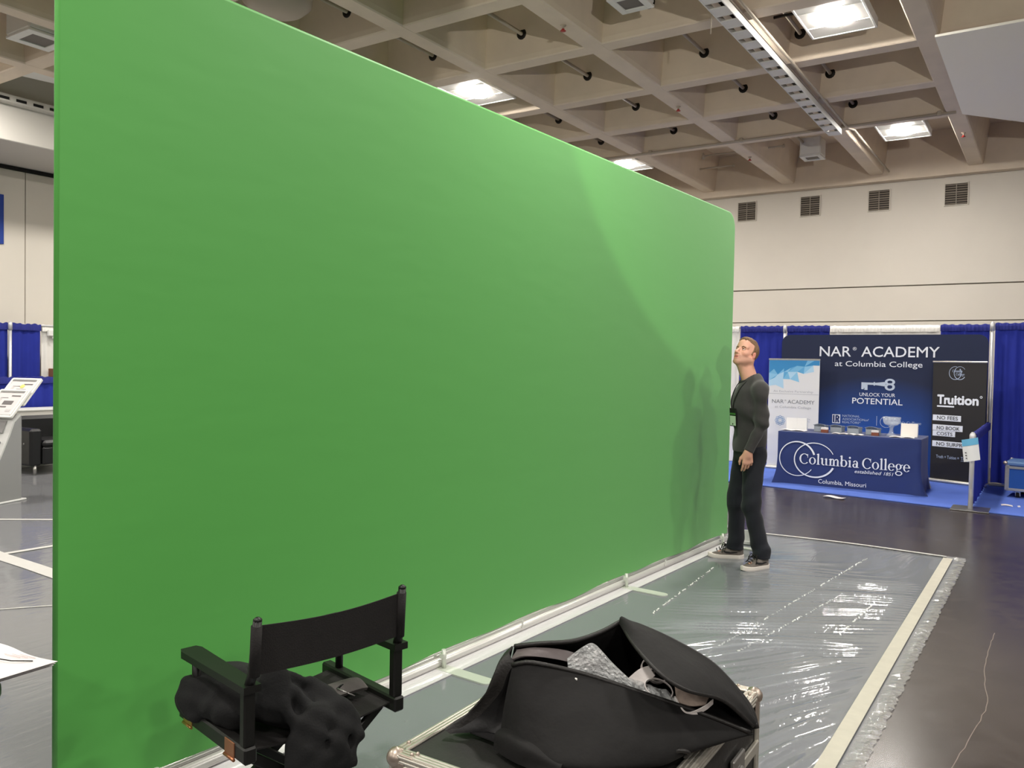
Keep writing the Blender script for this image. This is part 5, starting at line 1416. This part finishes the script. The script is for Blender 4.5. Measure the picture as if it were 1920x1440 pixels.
def hand(s, W, out, side):
    """W wrist, out = +1 left / -1 right; fingers hang down, a little curled"""
    W = np.array(W, float); sx = side
    def P(f, i, d): return W + np.array((f, -sx * i, -d))            # forward, inward, down
    kn = [(.034, .052, .088), (.012, .050, .094), (-.011, .048, .090), (-.032, .050, .080)]
    for f, _, d in kn: s.cap(P(f * .55, .0, .005), P(f, .004, d), .016, .0125, .016)
    s.cap(P(.0, -.002, -.02), P(0, .002, .03), .024, .026, .02)
    ln = [(.036, .024, .019), (.040, .027, .020), (.037, .025, .019), (.029, .019, .017)]
    for (f, _, d), (a, b, c), cur in zip(kn, ln, (.30, .42, .52, .62)):
        p0 = P(f, .004, d); ang = cur
        p1 = p0 + np.array((f * .10, -sx * math.sin(ang) * a, -math.cos(ang) * a))
        p2 = p1 + np.array((f * .02, -sx * math.sin(ang * 1.9) * b, -math.cos(ang * 1.9) * b))
        p3 = p2 + np.array((0, -sx * math.sin(ang * 2.5) * c, -math.cos(ang * 2.5) * c))
        s.cap(p0, p1, .0102, .0092, .005); s.cap(p1, p2, .0092, .0083, .003); s.cap(p2, p3, .0083, .0070, .003)
    t0 = P(.024, .008, .020); t1 = P(.052, .020, .052); t2 = P(.060, .026, .082); t3 = P(.058, .030, .104)
    s.cap(t0, t1, .017, .0125, .014); s.cap(t1, t2, .0115, .010, .004); s.cap(t2, t3, .010, .0075, .003)

LS, LE, LW = (-.010, .178, 1.462), (-.022, .208, 1.185), (.085, .205, .955)
RS, RE, RW = (-.010, -.165, 1.455), (-.060, -.195, 1.19), (-.020, -.190, .955)
def RT(p, a):
    a = math.radians(a); return (p[0] * math.cos(a) - p[1] * math.sin(a), p[0] * math.sin(a) + p[1] * math.cos(a), p[2])
LH, LK, LA = (-.005, .095, .93), RT((.030, .140, .515), 3), RT((-.062, .168, .095), 5)
RH, RK, RA = (.005, -.095, .93), RT((.050, -.135, .515), 3), RT((.012, -.176, .095), 5)
def body():
    s = SDF((-.24, -.38, .02), (.26, .38, 1.93), .0045)
    # torso and limbs under the clothes
    s.ell((.0, 0, 1.33), (.100, .145, .19), .05); s.ell((0, 0, 1.08), (.095, .145, .20), .06); s.ell((-.01, 0, .94), (.08, .13, .08), .03)
    for A, B, Cc in ((LS, LE, LW), (RS, RE, RW)):
        s.cap(A, B, .042, .034, .03); s.cap(B, Cc, .034, .026, .02)
    for A, B, Cc in ((LH, LK, LA), (RH, RK, RA)):
        s.cap(A, B, .066, .048, .03); s.cap(B, Cc, .048, .036, .03)
    for A, fd in ((LA, math.radians(27)), (RA, math.radians(-10))):
        a = np.array(A); s.cap(a + np.array((-.02 * math.cos(fd), -.02 * math.sin(fd), -.04)), a + np.array((.14 * math.cos(fd), .14 * math.sin(fd), -.055)), .03, .024, .03)
    hand(s, LW, 1, 1); hand(s, RW, -1, -1)
    # neck
    s.cap(NB, hp(-.022, 0, -.055), .060, .054, .03)
    s.cap((.040, 0, 1.545), hp(.030, 0, -.080), .040, .040, .04)
    for sg in (-1, 1): s.cap((.045, sg * .018, 1.535), hp(-.030, sg * .058, -.035), .016, .018, .02)
    s.ell((.082, .006, 1.625), (.012, .012, .016), .016)                  # larynx
    # skull and face
    s.ell(hp(-.010, 0, .040), (.088, .076, .086), .02, R=HR)
    s.ell(hp(.026, 0, -.020), (.066, .056, .095), .025, R=HR)
    for sg in (-1, 1):
        s.cap(hp(-.012, sg * .057, -.050), hp(.068, sg * .018, -.100), .0215, .017, .028)
        s.ell(hp(.055, sg * .042, -.022), (.026, .022, .020), .022, R=HR)
        s.cap(hp(.080, sg * .012, .030), hp(.066, sg * .050, .028), .012, .012, .014)
    s.ell(hp(.074, 0, -.101), (.018, .022, .018), .020, R=HR)
    s.ell(hp(.050, 0, .065), (.050, .058, .045), .03, R=HR)
    for sg in (-1, 1): s.ell(hp(.096, sg * .034, .008), (.018, .020, .012), .012, 'sub', R=HR)
    s.cap(hp(.086, 0, .018), hp(.114, 0, -.028), .0095, .012, .010)
    s.ell(hp(.118, 0, -.035), (.012, .0115, .011), .008, R=HR)
    for sg in (-1, 1):
        s.ell(hp(.098, sg * .013, -.038), (.012, .009, .009), .008, R=HR)
        s.ell(hp(.110, sg * .0075, -.0465), (.0065, .0048, .005), .003, 'sub', R=HR)
    s.ell(hp(.078, 0, -.066), (.022, .030, .026), .014, R=HR)
    s.cap(hp(.092, -.020, -.062), hp(.092, .020, -.062), .0065, .0065, .008); s.cap(hp(.099, -.006, -.060), hp(.099, .006, -.060), .0065, None, .007)
    s.cap(hp(.091, -.015, -.080), hp(.091, .015, -.080), .0075, None, .008)
    s.cap(hp(.100, -.019, -.0705), hp(.100, .019, -.0705), .0042, .0042, .003, 'sub')
    for sg in (-1, 1):
        Re = HR @ Matrix.Rotation(sg * .35, 3, 'Z') @ Matrix.Rotation(-.15, 3, 'Y')
        s.ell(hp(-.014, sg * .079, -.006), (.020, .0085, .032), .006, R=Re)
        s.ell(hp(-.008, sg * .087, -.004), (.011, .005, .019), .005, 'sub', R=Re)
    return s
def sstep(a, b, x):
    t = np.clip((x - a) / (b - a), 0, 1); return t * t * (3 - 2 * t)
def skin_material():
    m = bpy.data.materials.new('skin_tinted'); m.use_nodes = True; nt = m.node_tree; bs = nt.nodes['Principled BSDF']
    at = nt.nodes.new('ShaderNodeAttribute'); at.attribute_name = 'tint'
    nt.links.new(at.outputs['Color'], bs.inputs['Base Color']); bs.inputs['Roughness'].default_value = .5; bs.inputs['Specular IOR Level'].default_value = .4
    return m
bo_ = body().build('body', skin_material(), man, relax=1)
me_ = bo_.data; co_ = np.zeros(len(me_.vertices) * 3); me_.vertices.foreach_get('co', co_); co_ = co_.reshape(-1, 3)
q_ = to_head(co_); hx_, hy_, hz_ = q_.T; ay_ = np.abs(hy_)
base = np.tile(np.array(S(212, 160, 138)), (len(co_), 1))
def blend(w_, c):
    global base
    base = base * (1 - w_[:, None]) + np.array(c) * w_[:, None]
inhead = sstep(-.15, -.13, hz_) * (co_[:, 2] > 1.6)
blend(inhead * sstep(.02, .05, hx_) * sstep(.030, .045, ay_) * (1 - sstep(.052, .066, ay_)) * sstep(-.06, -.04, hz_) * (1 - sstep(-.03, -.005, hz_)) * .35, S(206, 128, 112))
blend(inhead * sstep(.070, .078, ay_) * sstep(-.05, -.03, hz_) * .6, S(222, 140, 128))                         # ears
jaw = -.048 - .25 * np.clip(ay_ - .03, 0, 1) * 0
blend(inhead * (1 - sstep(-.056, -.040, hz_ - .35 * np.clip(ay_ - .035, 0, .05))) * sstep(-.03, .01, hx_) * sstep(-.125, -.108, hz_) * .55, S(150, 112, 94))
blend(inhead * sstep(.086, .092, hx_) * (1 - sstep(.019, .025, ay_)) * (sstep(-.0705, -.068, hz_) * (1 - sstep(-.060, -.057, hz_)) + sstep(-.087, -.084, hz_) * (1 - sstep(-.0745, -.072, hz_))), S(196, 122, 110))
blend(inhead * sstep(.078, .084, hx_) * (1 - sstep(.017, .020, ay_)) * sstep(-.0755, -.0735, hz_) * (1 - sstep(-.0695, -.0675, hz_)) * .9, S(74, 38, 34))
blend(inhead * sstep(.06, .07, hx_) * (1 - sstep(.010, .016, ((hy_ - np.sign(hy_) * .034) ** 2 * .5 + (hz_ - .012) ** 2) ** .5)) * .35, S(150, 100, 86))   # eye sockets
ca_ = me_.color_attributes.new('tint', 'FLOAT_COLOR', 'POINT')
ca_.data.foreach_set('color', np.concatenate([base, np.ones((len(base), 1))], 1).ravel())
for sg in (-1, 1):
    e = MB(); c = Vector(hp(.0725, sg * .0335, .006)); Rl = HR @ Matrix.Rotation(math.radians(-16), 3, 'Y') @ Matrix.Rotation(PI / 2, 3, 'Y')
    e.use(mat('eye_white', S(196, 186, 178), .3)); e.lathe([(0, -.0125), (.0075, -.010), (.0118, -.004), (.0125, 0), (.0118, .004), (.0095, .0082), (.0064, .0108)], c, 16, Rl)
    e.use(mat('eye_iris', S(60, 52, 46), .15)); e.lathe([(.0068, .0108), (.0045, .0120), (0, .0127)], c, 16, Rl)
    e.build('eye', None, man)
    b = MB(); b.tube([hp(.0895, sg * .014, .022), hp(.0905, sg * .030, .027), hp(.078, sg * .050, .022)], [.0040, .0048, .0030], 8); b.build('eyebrow', M_HAIR, man)
    b = MB(); b.tube([hp(.083, sg * .020, .010), hp(.0865, sg * .033, .0155), hp(.077, sg * .049, .009)], [.0026, .0040, .0026], 6); b.build('eyelid', M_SKIN, man)
    b = MB(); b.tube([hp(.083, sg * .021, .002), hp(.0855, sg * .033, -.0045), hp(.077, sg * .047, .001)], [.0022, .0030, .0022], 6); b.build('eyelid', M_SKIN, man)
    b = MB(); b.tube([hp(.0845, sg * .022, .0075), hp(.0875, sg * .033, .0120), hp(.078, sg * .048, .006)], .0014, 6); b.build('lashes', M_LACEB, man)
def hair():
    s = SDF((-.15, -.13, 1.60), (.22, .13, 1.96), .0045)
    s.ell(hp(-.012, 0, .042), (.096, .0825, .096), .01, R=HR)
    s.ell(hp(.040, 0, .108), (.050, .056, .026), .03, R=HR)
    for k in range(26):
        a = RNG.uniform(-.058, .058); b = RNG.uniform(-.03, .088)
        h0 = .128 - max(0, b - .02) * .35 - abs(a) * .35
        s.cap(hp(b - .01, a, h0 - .02), hp(b + .014, a * 1.05, h0 + RNG.uniform(.004, .012)), .010, .004, .010)
    F = s.F; sl, P = s._sub(s.lo, s.lo + s.h * s.n)
    q = to_head(P.reshape(-1, 3)).reshape(P.shape); x, y, z = q[..., 0], q[..., 1], q[..., 2]
    ay = np.abs(y)
    # hairline: forehead, temple and sideburn, nape
    line = np.where(x > .02, .074 + .0 * x + .25 * np.clip(ay - .03, 0, 1) * 0, 0)
    keep = np.minimum.reduce([
        np.where(x > .012, z - (.082 + .10 * (x - .05)), 1.0),                 # forehead
        np.where((x <= .012) & (x > -.03), z - (-.006), 1.0),                      # over the ear, sideburn
        np.where(x <= -.03, z - (-.070 - .25 * (x + .03) * -1 * .2), 1.0)])          # nape
    s.F[sl] = np.maximum(s.F[sl], -keep * .7).astype(np.float32)
    for sg in (-1, 1): s.ell(hp(-.010, sg * .088, -.004), (.021, .022, .034), .004, 'sub', R=HR)
    s.wave(lambda x, y, z: .0016 * np.sin(300 * y + 90 * x + 6 * np.sin(60 * z)))
    return s
hair().build('hair', M_HAIR, man, relax=1)
def sweater():
    s = SDF((-.22, -.36, .88), (.22, .36, 1.64), .006)
    s.ell((.018, 0, 1.32), (.142, .180, .20), .05); s.ell((-.004, 0, 1.445), (.092, .15, .075), .05)
    for sg in (-1, 1): s.cap((-.012, sg * .05, 1.540), (-.012, sg * .170, 1.484), .050, .046, .04)
    s.ell((.0, 0, 1.12), (.126, .168, .22), .07); s.ell((.005, 0, .96), (.124, .170, .16), .06)
    s.cap((0, -.05, 1.515), (0, .05, 1.515), .066, None, .05)
    for A, B, Cc in ((LS, LE, LW), (RS, RE, RW)):
        s.cap(A, B, .064, .050, .035); s.cap(B, Cc, .050, .038, .025)
        a, b = np.array(B), np.array(Cc); d = (b - a) / np.linalg.norm(b - a)
        s.cap(b - d * .05, b - d * .0, .040, .038, .008)
    s.wave(lambda x, y, z: .0065 * np.sin(34 * z + 14 * y + 3.5 * np.sin(9 * x + 7 * y)) * np.clip(np.abs(np.sin(3.1 * z + 2 * y)), .15, 1)
           + .0045 * np.sin(58 * z - 30 * x + 2 * np.sin(20 * y)) * np.exp(-((z - 1.19) / .10) ** 2) * (np.abs(y) > .17)
           + .003 * np.sin(26 * y + 20 * z))
    # neck opening, hem and cuffs
    s.cap((.008, 0, 1.55), (.028, 0, 1.75), .074, .080, .006, 'sub')
    s.plane((0, 0, -1), -.938, .004)
    for W_, E_ in ((LW, LE), (RW, RE)):
        a, b = np.array(E_), np.array(W_); d = (b - a) / np.linalg.norm(b - a)
        sl, P = s._sub(b - .09, b + .09)
        D = (P - b) @ d + .004
        near = np.linalg.norm(P - b, axis=-1) < .075
        s.F[sl] = np.where(near, np.maximum(s.F[sl], D), s.F[sl]).astype(np.float32)
    return s
sw_ = sweater().build('sweatshirt', M_SWEAT, man, relax=2)
cl = MB(); cl.tube([(.012 + .080 * math.cos(a), .080 * math.sin(a), 1.548 - .026 * math.cos(a) - .008 * math.cos(a) ** 2) for a in np.linspace(0, 2 * PI, 40, endpoint=False)], .0105, 8, False, True); cl.build('collar', M_RIBK, sw_)
def jeans():
    s = SDF((-.22, -.32, .05), (.22, .32, 1.04), .007)
    s.ell((-.005, 0, .955), (.112, .160, .12), .05)
    s.ell((-.045, .05, .90), (.075, .085, .09), .04); s.ell((-.045, -.05, .90), (.075, .085, .09), .04)
    for A, B, Cc, sg in ((LH, LK, LA, 1), (RH, RK, RA, -1)):
        s.cap(A, B, .093, .072, .05); s.cap(B, (Cc[0] + .004, Cc[1], .06), .071, .064, .04)
        a = np.array(Cc); s.cap((a[0] + .01, a[1], .16), (a[0] + .015, a[1], .06), .066, .070, .02)
    s.wave(lambda x, y, z: .004 * np.sin(40 * z + 18 * x + 3 * np.sin(14 * y)) * (.25 + np.exp(-((z - .52) / .12) ** 2) + 1.5 * np.exp(-((z - .14) / .07) ** 2)) + .003 * np.sin(30 * (x + y) + 9 * z))
    s.plane((0, 0, -1), -.082, .004); s.plane((0, 0, 1), 1.0, .004)
    return s
jn = jeans().build('jeans', M_JEAN, man, relax=2)
pk = MB(); pk.tube([(-.075, .128, .955), (-.105, .085, .93)], .0025, 5); pk.build('pocket_seam', mat('denim_seam', S(62, 66, 80), .8), jn)
# shoes
M_SHOE = mat('grey_mesh', S(112, 104, 98), .85, noise=.10, nscale=60, bump=.3, bscale=260); M_SOLE = mat('white_sole', S(222, 214, 206), .6); M_LACE = mat('black_lace', S(26, 24, 24), .8)
def shoe(A, fd, side):
    c = Vector((A[0] + .085 * math.cos(fd), A[1] + .085 * math.sin(fd), 0)); Rz = Matrix.Rotation(fd, 3, 'Z')
    def T(p): return tuple(c + Rz @ Vector(p))
    def wid(t): return .046 * (math.sin(PI * min(1, max(0, t)) ** .8) ** .45) * (1 + .12 * math.sin(PI * t * 1.3))
    n = 26; prof_s = []
    ts = [i / (n - 1) for i in range(n)]
    def half(t): return max(.004, .049 * min(1, (max(1e-4, t) / .14) ** .5) * min(1, (max(1e-4, 1 - t) / .30) ** .5) * (.86 + .16 * t))
    up = MB(); rows = []
    for t in ts:
        x = -.142 + .292 * t; hw = half(t)
        top = .118 - .010 * t if t < .34 else .116 - .066 * min(1, (t - .34) / .42) ** .8 - .02 * max(0, t - .8) / .2
        if t > .93: top -= .025 * (t - .93) / .07
        r = []
        for k in range(13):
            a = PI * k / 12
            r.append(T((x, hw * math.cos(a) * (1 if abs(math.cos(a)) > .3 else 1), .026 + (top - .026) * math.sin(a) ** .62)))
        rows.append(r)
    up.grid(rows); up.add(rows[0], [tuple(range(13))]); up.add(rows[-1], [tuple(range(13))[::-1]])
    sh = up.build('shoe', M_SHOE, man)
    so_ = MB(); rows = []
    for t in [0, .01, .03] + ts[2:-2] + [.96, .985, 1.0]:
        x = -.147 + .302 * t; hw = half(t) + .006; tp = .012 * max(0, (t - .72) / .28) ** 2
        rows.append([T((x, -hw * .94, tp)), T((x, -hw, .012 + tp)), T((x, -hw, .032 + tp * .8)), T((x, -hw * .8, .036 + tp * .8)), T((x, hw * .8, .036 + tp * .8)), T((x, hw, .032 + tp * .8)), T((x, hw, .012 + tp)), T((x, hw * .94, tp)), T((x, -hw * .94, tp))])
    so_.grid(rows, False); so_.add(rows[0][:-1], [tuple(range(8))]); so_.add(rows[-1][:-1], [tuple(range(8))[::-1]])
    so_.build('sole', M_SOLE, sh)
    lc = MB()
    for k in range(4):
        x = .012 + k * .022; z = .115 - .013 * k
        lc.tube([T((x, -.030, z - .012)), T((x + .004, -.012, z + .001)), T((x + .008, .012, z + .001)), T((x + .004, .030, z - .012))], .0038, 6)
    for sg in (-1, 1):
        lc.tube([T((.006, sg * .004, .118)), T((.020, sg * .030, .125)), T((.034, sg * .046, .092)), T((.020, sg * .040, .088)), T((.008, sg * .010, .116))], .0035, 6)
        lc.tube([T((.010, sg * .008, .116)), T((.030, sg * .040, .098)), T((.046, sg * .050, .055))], .0033, 6)
    lc.build('laces', M_LACE, sh)
    st = MB(); hook = [(-.118, .070), (-.080, .055), (-.030, .047), (.010, .050), (.030, .060), (.030, .072), (.012, .066), (-.028, .060), (-.078, .062)]
    sg = side
    st.prism(hook, .0, .004, lambda u, v, t: T((u, sg * (half((u + .142) / .292) * (max(.05, 1 - ((v - .026) / .075) ** 2)) ** .5 * 1.02 + t), v)))
    st.build('side_stripe', M_LACE, sh)
    return sh
shoe(LA, math.radians(27), 1); shoe(RA, math.radians(-10), 1)
# lanyard and badge
ly = MB(); q = [(-.056, .0, 1.588), (-.044, .040, 1.586), (-.018, .068, 1.578), (.034, .080, 1.554), (.112, .068, 1.47), (.160, .053, 1.36), (.164, .045, 1.27)]
ly.tube([tuple(p) for p in spline(q, 26)], .0042, 6)
q2 = [(x, -y, z) for x, y, z in q[:4]] + [(.114, -.050, 1.47), (.162, -.012, 1.36), (.164, .035, 1.27)]
ly.tube([tuple(p) for p in spline(q2, 26)], .0042, 6)
lyo = ly.build('lanyard', M_BLACK, man)
bd_ = MB(); RB = Matrix.Rotation(.25, 3, 'Z') @ Matrix.Rotation(.06, 3, 'Y')
cB = Vector((.162, .045, 1.225))
bd_.box(cB, (.006, .095, .15), .002, RB); bo = bd_.build('badge', M_BLACK, man)
MB().box(cB + RB @ Vector((.004, 0, -.028)), (.002, .080, .080), 0, RB).build('badge_card', mat('badge_card', S(196, 214, 190), .5), bo)
MB().box(cB + RB @ Vector((.0045, 0, .028)), (.002, .080, .016), 0, RB).build('badge_strip', mat('badge_green', S(70, 120, 60), .5), bo)
MB().box(cB + RB @ Vector((.0052, .0, -.055)), (.001, .012, .012), 0, RB).build('badge_mark', M_BLACK, bo)
